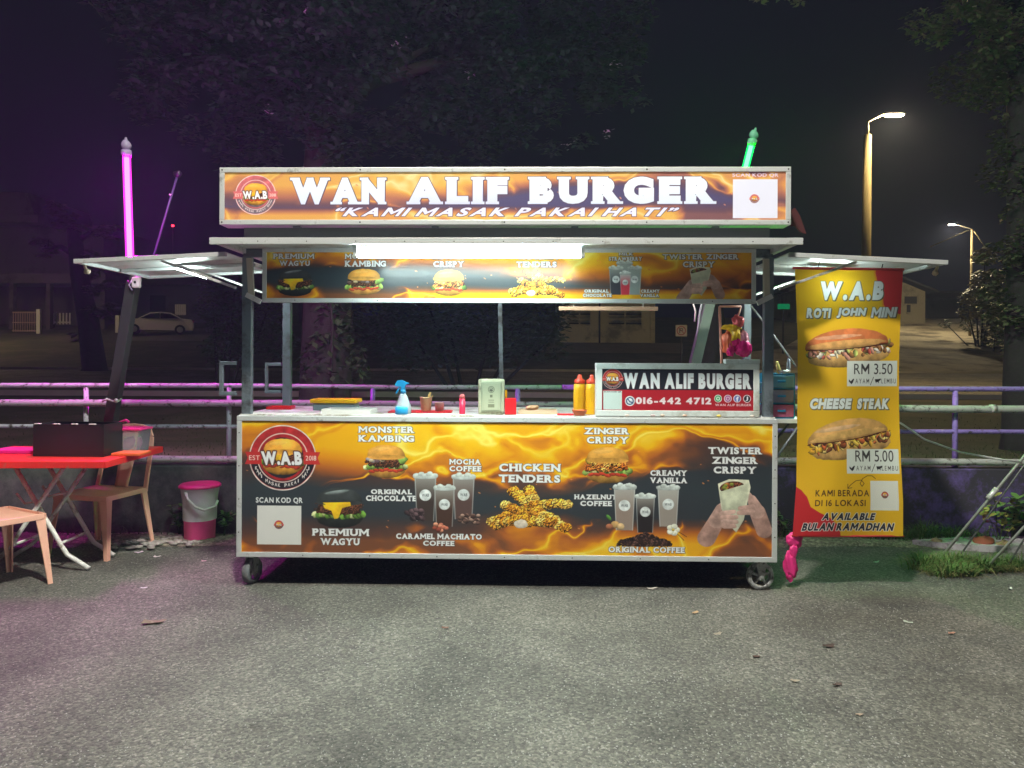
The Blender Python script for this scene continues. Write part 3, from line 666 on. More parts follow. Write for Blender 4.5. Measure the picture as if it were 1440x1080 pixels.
# posts
zt = 1.9995
pr = CL(1050, 500, .79).x
for x, y, wv in ((-1.578, .055, .056), (1.578, .055, .056), (-1.575, .79, .056), (pr, .79, .05)):
    obj('post', box(B(), (x - wv / 2, y - .022, CT + .008), (x + wv / 2, y + .022, zt), .003), M_STEEL, CART)
a = CL(702, 432, .8); b = CL(706, 560, .8)
obj('support_rod', beam(B(), (a.x, .8, zt), (b.x, .8, CT + .01), .028, .02), M_STEEL, CART)
# grab handles
for px0, px1, py0, py1, ly in ((309, 332, 508, 556, .0), (373, 396, 510, 553, .79)):
    a, b = CL(px0, py0, ly), CL(px1, py1, ly); bm = B(); r = .022
    box(bm, (a.x, ly - .01, a.z - r), (b.x, ly + .012, a.z), .003); box(bm, (a.x, ly - .01, b.z), (b.x, ly + .012, b.z + r), .003); box(bm, (a.x, ly - .01, b.z + r + .0005), (a.x + r, ly + .012, a.z - r - .0005), .003)
    o = obj('grab_handle', bm, M_STEEL, CART)
# roof: thin sheet on beams, front lip
RF = -.40
obj('roof_sheet', box(B(), (-HWD + .01, RF + .10, 2.0505), (HWD - .01, DEP + .12, 2.060)), M_SHEET, CART)
lip = B(); box(lip, (-1.62, RF, 2.010), (1.62, RF + .018, 2.046), .002); box(lip, (-1.62, RF + .0185, 2.036), (1.62, RF + .12, 2.0455))
obj('roof_lip', lip, M_ALU, CART); rivets(CART, [(x * .27, 2.026) for x in range(-6, 7)], RF, .0035)
for y in (.055, .79): obj('roof_beam', box(B(), (-HWD + .02, y - .02, 2.0), (HWD - .02, y + .02, 2.05), .002), M_STEEL, CART)
for x in (-1.6, 1.6): obj('roof_beam', box(B(), (x - .018, RF + .02, 2.02), (x + .018, .76, 2.050), .002), M_STRUT, CART)
# upper menu board
a, b = CL(369, 347, 0.0), CL(1063, 427, 0.0)
MX0, MX1, MZ1, MZ0 = a.x, b.x, min(a.z, 2.049), CL(720, 426, 0).z
MB = empty('menu_board'); MB.parent = CART
board('menu_print', MX0 + .022, MX1 - .022, MZ0 + .022, MZ1 - .012, .004, .01, MP_MENU, M_SHEET, MB)
frame(MB, MX0, MX1, MZ0, MZ1, -.004, .03, .026, M_ALU)
obj('back_sheet', box(B(), (MX0 + .028, .0145, MZ0 + .028), (MX1 - .028, .022, MZ1 - .028)), M_SHEET, MB)
rivets(MB, [(MX0 + .2 + k * .5, MZ0 + .013) for k in range(6)], -.004, .0035)
# big tube lamp under the roof edge
TL = empty('tube_lamp'); TL.parent = CART
a, b = CL(503, 354.5, -.36), CL(816, 355, -.36)
bm = B(); prism(bm, [(-.372, a.z + .020), (-.372, a.z - .020), (-.366, a.z - .026), (-.358, a.z - .027), (-.356, a.z + .020)], a.x, b.x, 'yz'); obj('glow_tube', bm, M_TUBE, TL)
obj('glow_underside', box(B(), (a.x, -.3555, a.z - .0265), (b.x, -.322, a.z - .013)), M_TUBE2, TL)  # dim glowing strip added so the lamp washes the menu board
for x in (a.x - .012, b.x + .012): obj('end_cap', box(B(), (x - .0115, -.374, a.z - .028), (x + .0115, -.318, 2.050), .004), M_FITTING, TL)
obj('tube_housing', box(B(), (a.x + .001, -.3555, a.z - .0125), (b.x - .001, -.318, a.z + .034), .002), M_FITTING, TL)
# lamp added under the roof, hidden behind the menu board, lights the counter
RL = empty('added_roof_lamp'); RL.parent = CART
obj('lamp_case', box(B(), (-.62, .36, 1.985), (.62, .42, 2.050), .003), M_FITTING, RL); obj('glow_bar', box(B(), (-.60, .365, 1.965), (.60, .415, 1.9845), .004), M_ROOFL, RL)
# roof sign
a, b = CL(309, 235, -.25), CL(1112, 316, -.25)
SX0, SX1, SZ0, SZ1 = a.x, b.x, CL(711, 316, -.25).z, CL(711, 235, -.25).z
SG = empty('roof_sign'); SG.parent = CART
board('sign_face', SX0 + .028, SX1 - .028, SZ0 + .026, SZ1 - .026, -.246, .01, MP_SIGN, M_SHEET, SG)
frame(SG, SX0, SX1, SZ0, SZ1, -.254, -.13, .028, M_ALU)
obj('sign_back', box(B(), (SX0 + .029, -.142, SZ0 + .029), (SX1 - .029, -.135, SZ1 - .029)), M_SHEET, SG)
rivets(SG, [(x, z) for z in (SZ0 + .014, SZ1 - .014) for x in (SX0 + .015, -.82, 0, .8, SX1 - .015)], -.254, .005)
for x in (-1.2, -.4, .4, 1.2): obj('sign_leg', box(B(), (x - .02, -.2, 2.0605), (x + .02, -.16, SZ0 + .001)), M_STEEL, SG)
bm = B(); box(bm, (-1.5, -.21, 2.061), (1.5, -.205, SZ0 - .01)); obj('backing_sheet', bm, mat('dull zinc', (.05, .055, .06), rough=.6), CART)
# side flaps
def flap(s, lamp_px):
    FL = empty('side_flap'); FL.parent = CART
    xi, xo, y0, y1, zi, zo = s * 1.635, s * 2.52, -.13, .70, 1.998, 1.955
    def P(u, v, dz=0): return Vector((xi + (xo - xi) * u, y0 + (y1 - y0) * v, zi + (zo - zi) * u + dz))
    bm = B()
    q = [bm.verts.new(P(u, v, dz)) for dz in (0, .006) for u, v in ((0, 0), (1, 0), (1, 1), (0, 1))]
    for f in ((3, 2, 1, 0), (4, 5, 6, 7), (0, 1, 5, 4), (1, 2, 6, 5), (2, 3, 7, 6), (3, 0, 4, 7)): bm.faces.new([q[i] for i in f])
    obj('flap_sheet', bm, M_SHEET, FL)
    for (u0, v0), (u1, v1) in (((0, 0), (1.02, 0)), ((1, 0.03), (1, .97)), ((0, 1), (1.02, 1))):
        obj('flap_trim', beam(B(), P(u0, v0, -.006), P(u1, v1, -.006), .024, .026, bev=.002), M_ALU, FL)
    obj('flap_rib', beam(B(), P(.0, .52, -.012), P(.97, .52, -.012), .02, .018), M_ALU, FL)
    # folding strut from the post to the flap, two bars
    for v, yy in ((.06, .03), (.94, .77)):
        obj('strut', beam(B(), (s * 1.6, y0 + (y1 - y0) * v, 1.80), P(.46, v, -.02), .03, .014, bev=.002), M_STRUT, FL)
    bm = B(); tube(bm, [P(1, .08, -.02), P(1, .08, -.05) + Vector((s * -.012, 0, 0))], .009, 8); blob(bm, P(1, .08, -.06) + Vector((s * -.016, 0, 0)), .018, 3, .2)
    obj('latch', bm, mat('worn latch', lin(190, 176, 150), rough=.5), FL)
    # lamp bar under the flap
    LP = empty('flap_lamp'); LP.parent = FL
    c = P(lamp_px, .42, -.05)
    bm = B(); box(bm, (-.11, -.035, -.006), (.11, .035, .014), .008); o = obj('lamp_case', bm, M_FITTING, LP); o.location = c; o.rotation_euler = (0, .30 if s < 0 else .1, 0)
    bm = B(); box(bm, (-.10, -.028, -.018), (.10, .028, -.0065), .005); o = obj('glow_bar', bm, M_WING, LP); o.location = c; o.rotation_euler = (0, .30 if s < 0 else .1, 0)
    return FL
flap(-1, .40); flap(1, .42)
# braces between menu board and posts
for s in (-1, 1):
    x = -1.578 if s < 0 else 1.578; xm = MX0 if s < 0 else MX1
    obj('brace', beam(B(), (x + s * -.035, -.012, 1.985), (xm - s * -.0 + s * .06, -.012, 1.755), .036, .02, up=(0, 1, 0), bev=.003), mat('beige brace', lin(176, 166, 152), rough=.55), CART)
    obj('brace', beam(B(), (xm + s * .09, -.02, 1.765), (xm - s * .0, -.02, 1.72), .03, .016, up=(0, 1, 0), bev=.003), M_STRUT, CART)
    obj('brace', beam(B(), (s * 1.57, .12, 1.96), (s * 1.36, .72, 1.93), .03, .02, bev=.003), M_STRUT, CART)
# wooden board hung at the back under the roof
a, b = CL(786, 431, .6), CL(925, 437, .6)
obj('hanging_board', box(B(), (a.x, .59, b.z), (b.x, .62, a.z), .003), M_PLY, CART)
for x in (a.x + .1, b.x - .1): obj('hanging_wire', tube(B(), [(x, .605, a.z), (x, .605, 1.976)], .003, 5), M_STRUT, CART)
# side shelf on the right, with its stay
a = CL(1092, 592, .1)
obj('side_shelf', box(B(), (HWD + .004, .17, a.z - .02), (HWD + .24, .46, a.z + .008), .003), M_SHEET, CART)
bm = B(); tube(bm, [(HWD + .008, .18, a.z - .30), (HWD + .20, .18, a.z - .02)], .008, 6); obj('shelf_stay', bm, M_STEEL, CART)
bm = B(); tube(bm, [(HWD + .008, .40, a.z - .30), (HWD + .22, .40, a.z - .02)], .008, 6); obj('shelf_stay', bm, M_STEEL, CART)
# casters
def caster(x, y, rz, rad, wid, mt):
    c = empty('caster', (x, y, 0), rz); c.parent = CART
    bm = B(); n = 28; prof = [(rad * .72, -wid / 2), (rad * .93, -wid / 2), (rad, -wid * .3), (rad, wid * .3), (rad * .93, wid / 2), (rad * .72, wid / 2)]
    lathe(bm, prof, n, (0, 0, rad), axis='y', cap=False)
    # inner wall
    lathe(bm, [(rad * .72, wid / 2), (rad * .72, -wid / 2)], n, (0, 0, rad), axis='y', cap=False)
    obj('tyre', bm, mt, c)
    bm = B(); lathe(bm, [(rad * .2, -wid * .45), (rad * .2, wid * .45)], 14, (0, 0, rad), axis='y')
    for k in range(5):
        a = 2 * pi * k / 5 + .3; d = Vector((cos(a), 0, sin(a)))
        beam(bm, Vector((0, 0, rad)) + d * rad * .15, Vector((0, 0, rad)) + d * rad * .74, wid * .35, rad * .17, up=(0, 1, 0))
    obj('wheel_plate', bm, M_WHEEL, c)
    top = PB + .001
    bm = B()
    for s in (-1, 1): prism(bm, [(-.014, rad - .02), (.014, rad - .02), (.03, top - .02), (-.03, top - .02)], s * (wid / 2 + .006) - .002, s * (wid / 2 + .006) + .002)
    box(bm, (-.03, -wid / 2 - .008, top - .022), (.03, wid / 2 + .008, top - .012), .002); lathe(bm, [(.03, top - .011), (.03, top)], 14)
    lathe(bm, [(.010, -wid / 2 - .014), (.010, wid / 2 + .014)], 8, (0, 0, rad), axis='y')
    obj('fork', bm, M_WHEEL, c, smooth=False)
    return c
caster(CL(1073, 800, .02).x, .075, radians(4), .082, .04, mat('pale rubber', (.50, .51, .51), rough=.6, dirt=(.12, .12, .11), dirt_amt=.5, dirt_scale=25))
caster(CL(349, 800, .02).x, .085, radians(76), .08, .045, M_RUBBER)
caster(-1.5, .72, radians(60), .08, .045, M_RUBBER); caster(1.53, .72, radians(10), .082, .04, M_RUBBER)
# loose cable under the roof lip and along the right post
bm = B(); a = CL(1056, 430, .3); b = CL(1078, 458, .3); c = CL(1117, 512, .45); d = CL(1119, 516, .5)
tube(bm, [(a.x, .3, a.z), (b.x, .3, b.z), (c.x, .45, c.z), (d.x, .5, d.z)], .006, 6)
cable = obj('power_cable', bm, mat('grey cable', lin(150, 148, 156), rough=.5), CART)

# ------------------------------------------------------------------ things on the cart (own top-level, placed in the cart's frame)
def put(o, lx, ly, lz=CT + .0085, rz=0.0):
    o.location = CM @ Vector((lx, ly, lz)); o.rotation_euler = (0, 0, rz - radians(1.3)); return o
def cx(px, ly, py=578): return CL(px, py, ly).x
def pw(px, ly): return px * (CAM_Y * -1 + ly) / F      # pixel width -> metres at that depth
M_YEL = mat('yellow plastic', lin(240, 178, 24), rough=.35, var=.05); M_ORRED = mat('orange red cap', lin(226, 74, 44), rough=.4, var=.05)
M_WPL = mat('white plastic', (.7, .69, .66), rough=.4, var=.05); M_BEIGE = mat('beige card', lin(206, 170, 130), rough=.7)
M_BLUEPL = mat('blue plastic', lin(40, 150, 206), rough=.3, var=.05); M_PINKPL = mat('pink plastic', lin(226, 54, 130), rough=.35, var=.08)
M_TIN = mat('cream tin', lin(206, 206, 176), rough=.35, metal=.3, var=.05, dirt=(.3, .28, .2), dirt_amt=.25, dirt_scale=20)
M_GREYPL = mat('grey plastic', lin(120, 136, 140), rough=.4); M_SKIN = mat('straw', lin(220, 180, 110), rough=.6)
def crumple(bm, c, r, seed, sq=(1, 1, 1), amp=.28, taper=0.0):
    t = bmesh.new(); bmesh.ops.create_icosphere(t, subdivisions=4, radius=1.0); r_ = random.Random(seed)
    ph = [(Vector((r_.gauss(0, 1), r_.gauss(0, 1), r_.gauss(0, .5))), r_.uniform(0, 6), r_.uniform(1.5, 4.5)) for _ in range(7)]
    for v in t.verts:
        k = 1 - amp * sum(abs(sin(v.co.dot(p) * f + o)) / (1 + .35 * f) for p, o, f in ph) * .75 + amp * .6
        z = v.co.z; tp = 1 + taper * z
        v.co = Vector((v.co.x * r * sq[0] * tp, v.co.y * r * sq[1] * tp, v.co.z * r * sq[2])) * k + Vector(c)
    for f in t.faces: f.smooth = True
    return merge(bm, t)
# counter light sign
CS = empty('counter_sign', label='white framed box sign with black and red face standing on the counter', cat='sign')
put(CS, cx(951, .07), .07)
wdt = pw(226, .06); hz = pw(74, .06); x0, x1 = -wdt / 2, wdt / 2
board('sign_face', x0 + .03, x1 - .03, .022, hz - .032, -.036, .008, MP_COUNTER, M_WPL, CS)
frame(CS, x0, x1, 0, hz, -.042, .05, .036, M_SHEET)
obj('sign_back', box(B(), (x0 + .037, .03, .037), (x1 - .037, .04, hz - .037)), M_WPL, CS)
obj('top_box', box(B(), (x1 - .20, -.03, hz + .0005), (x1 + .006, .03, hz + .026), .003), M_SHEET, CS)
# wire stand with a bunch of sauce bottles and bags hanging from it
HG = empty('hanging_rack', label='salmon pink wire frame behind the counter sign, standing up to the menu board', cat='rack'); put(HG, cx(1016, .18), .18)
def LP_(px, py, ly=.18): p = CL(px, py, ly); return Vector((p.x - cx(1016, .18), 0, p.z - CT - .0085))
M_SALM = mat('salmon wire', lin(228, 160, 140), rough=.45)
obj('upright', tube(B(), [LP_(1017, 582), LP_(1012, 431)], .008, 8), M_SALM, HG)
obj('top_rail', tube(B(), [LP_(1012, 431), LP_(1042, 431)], .007, 8), M_SALM, HG)
obj('hook', tube(B(), [LP_(1042, 431), LP_(1038, 444), LP_(1036, 449)], .006, 8), M_SALM, HG)
BG = empty('bag_bundle', label='bundle of pink, yellow and red plastic bags hanging from the salmon wire rack', cat='plastic bags'); put(BG, cx(1036, .16), .16)
def G_(px, py): p = CL(px, py, .16); return Vector((p.x - cx(1036, .16), 0, p.z - CT - .0085))
bm = B(); crumple(bm, G_(1038, 453), 0.051, 4, (1, .7, 1.1)); obj('red_knot', bm, mat('red bag', lin(226, 96, 96), rough=.35), BG)
bm = B(); crumple(bm, G_(1029, 461), 0.074, 8, (1.1, .5, .40)); crumple(bm, G_(1034, 471), 0.061, 9, (.8, .6, 1.1), .3, -.2); obj('yellow_bag', bm, mat('yellow bag', lin(238, 186, 30), rough=.3), BG)
bm = B(); crumple(bm, G_(1023, 482), 0.058, 12, (.7, .5, 1.6)); obj('orange_bag', bm, mat('orange bag', lin(232, 110, 70), rough=.3), BG)
bm = B(); crumple(bm, G_(1045, 474), 0.051, 14, (1, .6, 1.1)); obj('pale_bag', bm, mat('pale pink bag', lin(236, 150, 170), rough=.3), BG)
bm = B(); crumple(bm, G_(1026, 490), 0.056, 15, (.7, .6, 1.2), .32, -.25); crumple(bm, G_(1044, 489), 0.067, 17, (1.05, .6, 1.0), .32, -.2); crumple(bm, G_(1035, 480), 0.051, 19, (1.2, .6, .8)); obj('magenta_bag', bm, mat('magenta bag', lin(224, 22, 120), rough=.25), BG)
# squeeze bottles
def squeeze(px, ly, lab):
    s = empty('squeeze_bottle', label=lab, cat='bottle', group='yellow squeeze bottles beside the counter sign'); put(s, cx(px, ly), ly)
    obj('bottle_body', lathe(B(), [(.036, 0), (.039, .006), (.039, .06), (.0385, .15), (.036, .185), (.03, .19)], 20), M_YEL, s)
    obj('bottle_cap', lathe(B(), [(.032, .1905), (.034, .196), (.033, .212), (.016, .222), (.012, .24), (.009, .246)], 16), M_ORRED, s); return s
squeeze(815, .2, 'yellow squeeze bottle with orange cap, farther left from the counter sign'); squeeze(832, .17, 'yellow squeeze bottle with orange cap touching the left edge of the counter sign')
# spray bottle
SB = empty('spray_bottle', label='clear spray bottle with bright blue trigger head on the counter', cat='spray bottle'); put(SB, cx(567, .16), .16)
obj('bottle_body', lathe(B(), [(.05, 0), (.052, .01), (.046, .05), (.024, .11), (.014, .125)], 20), mat('cloudy plastic', (.62, .72, .74), rough=.2, trans=.35), SB)
bm = B(); lathe(bm, [(.017, .124), (.017, .15)], 14); prism(bm, [(-.05, .182), (-.035, .205), (-.01, .208), (.04, .186), (.014, .178), (.01, .15), (-.012, .15), (-.014, .168), (-.046, .168)], -.012, .012); prism(bm, [(-.026, .167), (-.05, .125), (-.04, .122), (-.016, .165)], -.006, .006)
obj('trigger_head', bm, M_BLUEPL, SB)
bm = B(); lathe(bm, [(.034, 0), (.04, .004), (.04, .04), (.034, .048)], 18, (-.0, -.09, 0)); obj('lid_pot', bm, M_BLUEPL, None); bpy.data.objects['lid_pot'].name = 'blue_pot'
bp_ = bpy.data.objects['blue_pot']; put(bp_, cx(566, .1), .16); tag(bp_, 'small round blue pot in front of the spray bottle', 'pot')
# cream tin
TN = empty('metal_tin', label='upright cream rectangular tin with a round emblem on its lid', cat='tin'); put(TN, cx(691, .12), .12)
tw, th = pw(37, .12), pw(50, .12)
obj('tin_body', box(B(), (-tw / 2, -.02, 0), (tw / 2, .03, th), .014), M_TIN, TN)
bm = B(); box(bm, (-tw / 2 + .018, -.024, .018), (tw / 2 - .018, -.0195, th - .018), .002); obj('lid_panel', bm, mat('tin panel', lin(180, 186, 160), rough=.3, metal=.4), TN)
TA = Art(0, 0, 26, 40, 8, (184, 188, 160)); TA.ring(13, 9, 4.6, .9, (96, 100, 84)); TA.ell(13, 9, 3.2, 3.2, (110, 114, 96)); TA.line([(10, 9), (13, 7), (16, 10)], .7, (190, 194, 168)); TA.rect(11, 17, 15, 21, (110, 112, 92)); TA.line([(9, 25), (17, 25)], .8, (90, 94, 80)); TA.line([(9, 28), (17, 28)], .8, (90, 94, 80)); TA.rect(8, 31, 18, 36, (126, 128, 104))
board('tin_emblem', -tw / 2 + .03, tw / 2 - .03, .028, th - .028, -.0262, .0015, printmat('tin print', TA, rough=.35), M_TIN, TN)
# other counter pieces
def simple(name, bm, m, px, ly, lab, cat, rz=0, group=None, dz=0):
    o = obj(name, bm, m); put(o, cx(px, ly), ly, CT + .0085 + dz, rz); return tag(o, lab, cat, group)
def traybm(w_, d_, h_, t_=.004):
    bm = B(); box(bm, (-w_ / 2, -d_ / 2, 0), (w_ / 2, d_ / 2, t_))
    box(bm, (-w_ / 2, -d_ / 2, t_ + .0003), (w_ / 2, -d_ / 2 + t_, h_)); box(bm, (-w_ / 2, d_ / 2 - t_, t_ + .0003), (w_ / 2, d_ / 2, h_))
    box(bm, (-w_ / 2, -d_ / 2 + t_ + .0003, t_ + .0003), (-w_ / 2 + t_, d_ / 2 - t_ - .0003, h_)); box(bm, (w_ / 2 - t_, -d_ / 2 + t_ + .0003, t_ + .0003), (w_ / 2, d_ / 2 - t_ - .0003, h_)); return bm
YC = empty('food_container', label='shallow grey blue container with a flat yellow lid, at the left of the counter', cat='container'); put(YC, cx(473, .4), .4)
obj('container_body', box(B(), (-.135, -.08, 0), (.135, .08, .05), .01), M_GREYPL, YC); obj('container_lid', box(B(), (-.15, -.09, .0505), (.15, .09, .076), .006), M_YEL, YC)
simple('serving_tray', traybm(.30, .2, .03), M_WPL, 492, .14, 'low white tray in front of the yellow lidded container', 'tray')
simple('paper_sheet', box(B(), (-.12, -.09, 0), (.12, .09, .003)), M_WPL, 424, .3, 'white paper sheet lying beside the rear left post', 'paper', .2)
simple('serving_tray', traybm(.16, .14, .018), M_RED, 395, .5, 'small red tray at the foot of the rear left post', 'tray', .1)
simple('cutting_mat', box(B(), (-.2, -.09, 0), (.2, .09, .006), .002), M_RED, 592, .3, 'red mat lying under the beige paper cups', 'mat', .05)
PC = empty('paper_cup', label='beige paper cup holding wooden sticks', cat='cup'); put(PC, cx(599, .3), .3, CT + .0155)
obj('cup_body', lathe(B(), [(.028, 0), (.030, .002), (.040, .085), (.042, .087), (.038, .085), (.028, .006)], 18, cap=False), M_BEIGE, PC)
for k, (dx, l) in enumerate(((.03, .12), (.045, .10), (.02, .105))): obj('wooden_stick', beam(B(), (.0, .01 * k - .01, .008), (dx, .01 * k - .01, l), .012, .003), M_SKIN, PC)
simple('paper_cup', lathe(B(), [(.026, 0), (.030, .055), (.031, .056), (.027, .056)], 16), mat('pale pink cup', lin(206, 170, 160)), 618, .28, 'short pale pink tub right of the beige paper cup', 'tub', dz=.007)
o = empty('sauce_bottle', label='slim pink red sauce bottle standing alone on the counter', cat='bottle'); put(o, cx(650, .14), .14)
obj('bottle_body', lathe(B(), [(.017, 0), (.018, .004), (.018, .095)], 14), mat('pink red', lin(224, 50, 84), rough=.3), o); obj('bottle_cap', lathe(B(), [(.0165, .0955), (.0165, .112), (.009, .122)], 12), mat('pale red', lin(236, 120, 120), rough=.4), o)
o = empty('sauce_box', label='red carton box beside the cream tin with a yellow stick behind it', cat='box'); put(o, cx(718, .13), .13)
obj('box_body', box(B(), (-.035, -.02, 0), (.035, .03, .1), .004), M_RED, o); obj('yellow_stick', box(B(), (-.036, .034, 0), (-.022, .042, .15), .003), M_YEL, o)
simple('serving_tray', traybm(.24, .16, .025), mat('beige tray', lin(214, 186, 156), rough=.5), 756, .22, 'low beige tray between the red carton and the yellow bottles', 'tray')
bm = B(); blob(bm, (0, 0, .018), .028, 6, .2, 2, (1.6, .8, .6)); simple('bread_bun', bm, mat('bread', lin(206, 160, 120), rough=.7), 749, .22, 'small pale bun lying on the beige tray', 'bun', dz=.018)
simple('sauce_bowl', lathe(B(), [(.03, 0), (.045, .03), (.048, .034), (.04, .032), (.02, .012)], 18), mat('brown bowl', lin(196, 96, 48), rough=.4), 815, .07, 'little brown orange bowl in front of the yellow squeeze bottles', 'bowl')
simple('chopping_board', box(B(), (-.05, -.03, 0), (.05, .03, .008), .003), M_RED, 795, .1, 'thin red board next to the brown orange bowl', 'board')
for k, (px, c, lb) in enumerate(((882, (206, 190, 180), 'leftmost'), (918, (196, 176, 176), 'second from the left'), (932, (214, 196, 180), 'third from the left'), (963, (190, 160, 140), 'fourth from the left'), (1011, (222, 196, 96), 'yellowish'), (1058, (200, 190, 180), 'rightmost'))):
    bm = B(); blob(bm, (0, 0, .007), .013, k, .2, 2, (1.2, .7, .6)); simple('garlic_clove', bm, mat('clove %d' % k, lin(*c), rough=.6), px, .008, lb + ' of the little pale cloves below the box sign', 'clove', group='pale cloves in front of the counter sign')
# blue drawer tower on the side shelf
DT = empty('drawer_tower', label='small blue plastic drawer tower on the right end of the cart', cat='drawers'); sz = CL(1092, 592, .1).z + .009
put(DT, cx(1097, .2), .24, sz)
h3 = pw(62, .14) / 3; ww = pw(37, .14) / 2
bm = B()
for k in range(4): box(bm, (-ww, -.06, k * h3), (ww, .1, k * h3 + .006))
for s in (-1, 1): box(bm, (s * ww - .003, -.06, .0065), (s * ww + .003, .1, 3 * h3 - .0005))
box(bm, (-ww + .004, .09, .0065), (ww - .004, .095, 3 * h3 - .0005)); obj('drawer_case', bm, M_BLUEPL, DT)
for k in range(3):
    d = obj('drawer', box(B(), (-ww + .006, -.064, k * h3 + .009), (ww - .006, .08, (k + 1) * h3 - .006), .004), mat('drawer tint %d' % k, lin(*[(196, 110, 150), (150, 150, 190), (110, 170, 206)][k]), rough=.2), DT)
    obj('drawer_handle', box(B(), (-.025, -.074, (k + .5) * h3 - .004), (.025, -.0645, (k + .5) * h3 + .008), .003), M_BLUEPL, d)
for px, c, hh, tilt, lb in ((1096, (226, 206, 120), .075, -.25, 'short yellow topped tube leaning on top of the blue drawer tower'), (1108, (180, 196, 220), .09, .04, 'pale blue tube standing on top of the blue drawer tower')):
    bm = B(); lathe(bm, [(.011, 0), (.012, .004), (.012, hh * .7), (.008, hh * .8), (.009, hh)], 12); o = simple('small_tube', bm, mat('tube %d' % px, lin(*c), rough=.35), px, .14, lb, 'tube'); o.location.z = sz + 3 * h3 + .007; o.rotation_euler[1] = tilt
bm = B(); blob(bm, (0, 0, .012), .022, 5, .3, 2, (1.6, 1, .5)); o = simple('paper_sheet', bm, M_WPL, 1103, .1, 'crumpled white tissue on top of the blue drawer tower', 'tissue'); o.location.z = sz + 3 * h3 + .007
o = empty('plastic_tub', label='pale lilac tub stacked behind the right front post of the cart', cat='tub'); put(o, cx(1072, .25), .25)
for k in range(3): obj('tub_tier', box(B(), (-.03, -.03, k * .07 + .0005), (.04, .05, k * .07 + .062), .006), mat('lilac %d' % k, lin(*[(206, 170, 190), (190, 186, 214), (150, 190, 220)][k]), rough=.35), o)
# red cloth tied behind the sign
bm = B(); P = [(1112, 296), (1118, 292), (1125, 303), (1134, 329), (1126, 326), (1118, 318), (1112, 318)]
p2 = [CL(a, b, 0) for a, b in P]; prism(bm, [(p.x, p.z) for p in p2], .0, .012)
o = obj('red_cloth', bm, mat('dark red cloth', lin(66, 22, 24), rough=.95), None); o.matrix_world = CM; tag(o, 'dark red cloth tied at the right end of the roof sign', 'cloth')

# ------------------------------------------------------------------ banner hung from the right flap
BD = 4.45
BN = empty('hanging_banner', W(1192, 378, BD), 0, 'tall yellow sandwich banner with red corners hanging under the right flap', 'banner')
o0 = W(1192, 378, BD); nx, nz = 22, 60; bm = B(); uvl = bm.loops.layers.uv.new('UVMap'); g = []
for j in range(nz + 1):
    row = []
    for i in range(nx + 1):
        u, v = i / nx, j / nz
        xl = 1116 + 4 * sin(v * 2.2) + 3.5 * max(0, .5 - abs(v - .25)) * 2 - (6 * max(0, v - .8) / .2 * .8); xr = 1270 - 6.5 * sin(min(1, v * 1.15) * pi) * .9
        px = xl + (xr - xl) * u; py = 378 + 376 * v - 1.5 * sin(u * pi) * (1 if v > .5 else -1) * abs(v - .5)
        d = BD + .018 * sin(u * 7 + v * 3) * (0.3 + v) + .012 * sin(v * 11 + u * 2) + .03 * (v - .2)
        row.append(bm.verts.new(W(px, py, d) - o0))
    g.append(row)
for j in range(nz):
    for i in range(nx):
        f = bm.faces.new((g[j + 1][i], g[j + 1][i + 1], g[j][i + 1], g[j][i])); f.smooth = True
        for lp, (a, b) in zip(f.loops, ((i, j + 1), (i + 1, j + 1), (i + 1, j), (i, j))): lp[uvl].uv = (a / nx, 1 - b / nz)
cl = obj('banner_cloth', bm, MP_BANNER, BN)
a, b = W(1115, 377, BD) - o0, W(1271, 379, BD) - o0
bm = B(); tube(bm, [a, b], .008, 10); obj('banner_rod', bm, mat('red rod', lin(196, 60, 66)), BN)
a, b = W(1113, 754, BD + .03) - o0, W(1271, 754, BD + .03) - o0; obj('banner_rod', tube(B(), [a, b], .006, 8), bpy.data.materials['red rod'], BN)
for px in (1150, 1240): obj('banner_string', tube(B(), [W(px, 377, BD) - o0, W(px + 3, 366, BD + .02) - o0], .003, 6), M_BLACKPL, BN)
# pink plastic bag below the banner
c0 = W(1115, 756, BD + .04); bm = B()
crumple(bm, (.016, 0, -.022), .064, 31, (1.05, .35, 1.0), .30, .25); crumple(bm, (.004, 0, -.08), .040, 33, (.75, .6, 1.7), .25); crumple(bm, (-.012, 0, -.165), .120, 32, (.54, .24, .95), .34, -.05); crumple(bm, (-.016, 0, -.235), .050, 37, (.6, .4, 1.1), .3, .3); tube(bm, [(.02, 0, .01), (.025, -.005, -.02)], .006, 6)
o = obj('plastic_bag', bm, mat('hot pink bag', lin(224, 50, 130), rough=.45, bump=.6, bscale=60), None, loc=c0); tag(o, 'knotted hot pink plastic bag hanging below the left corner of the yellow banner', 'plastic bag')

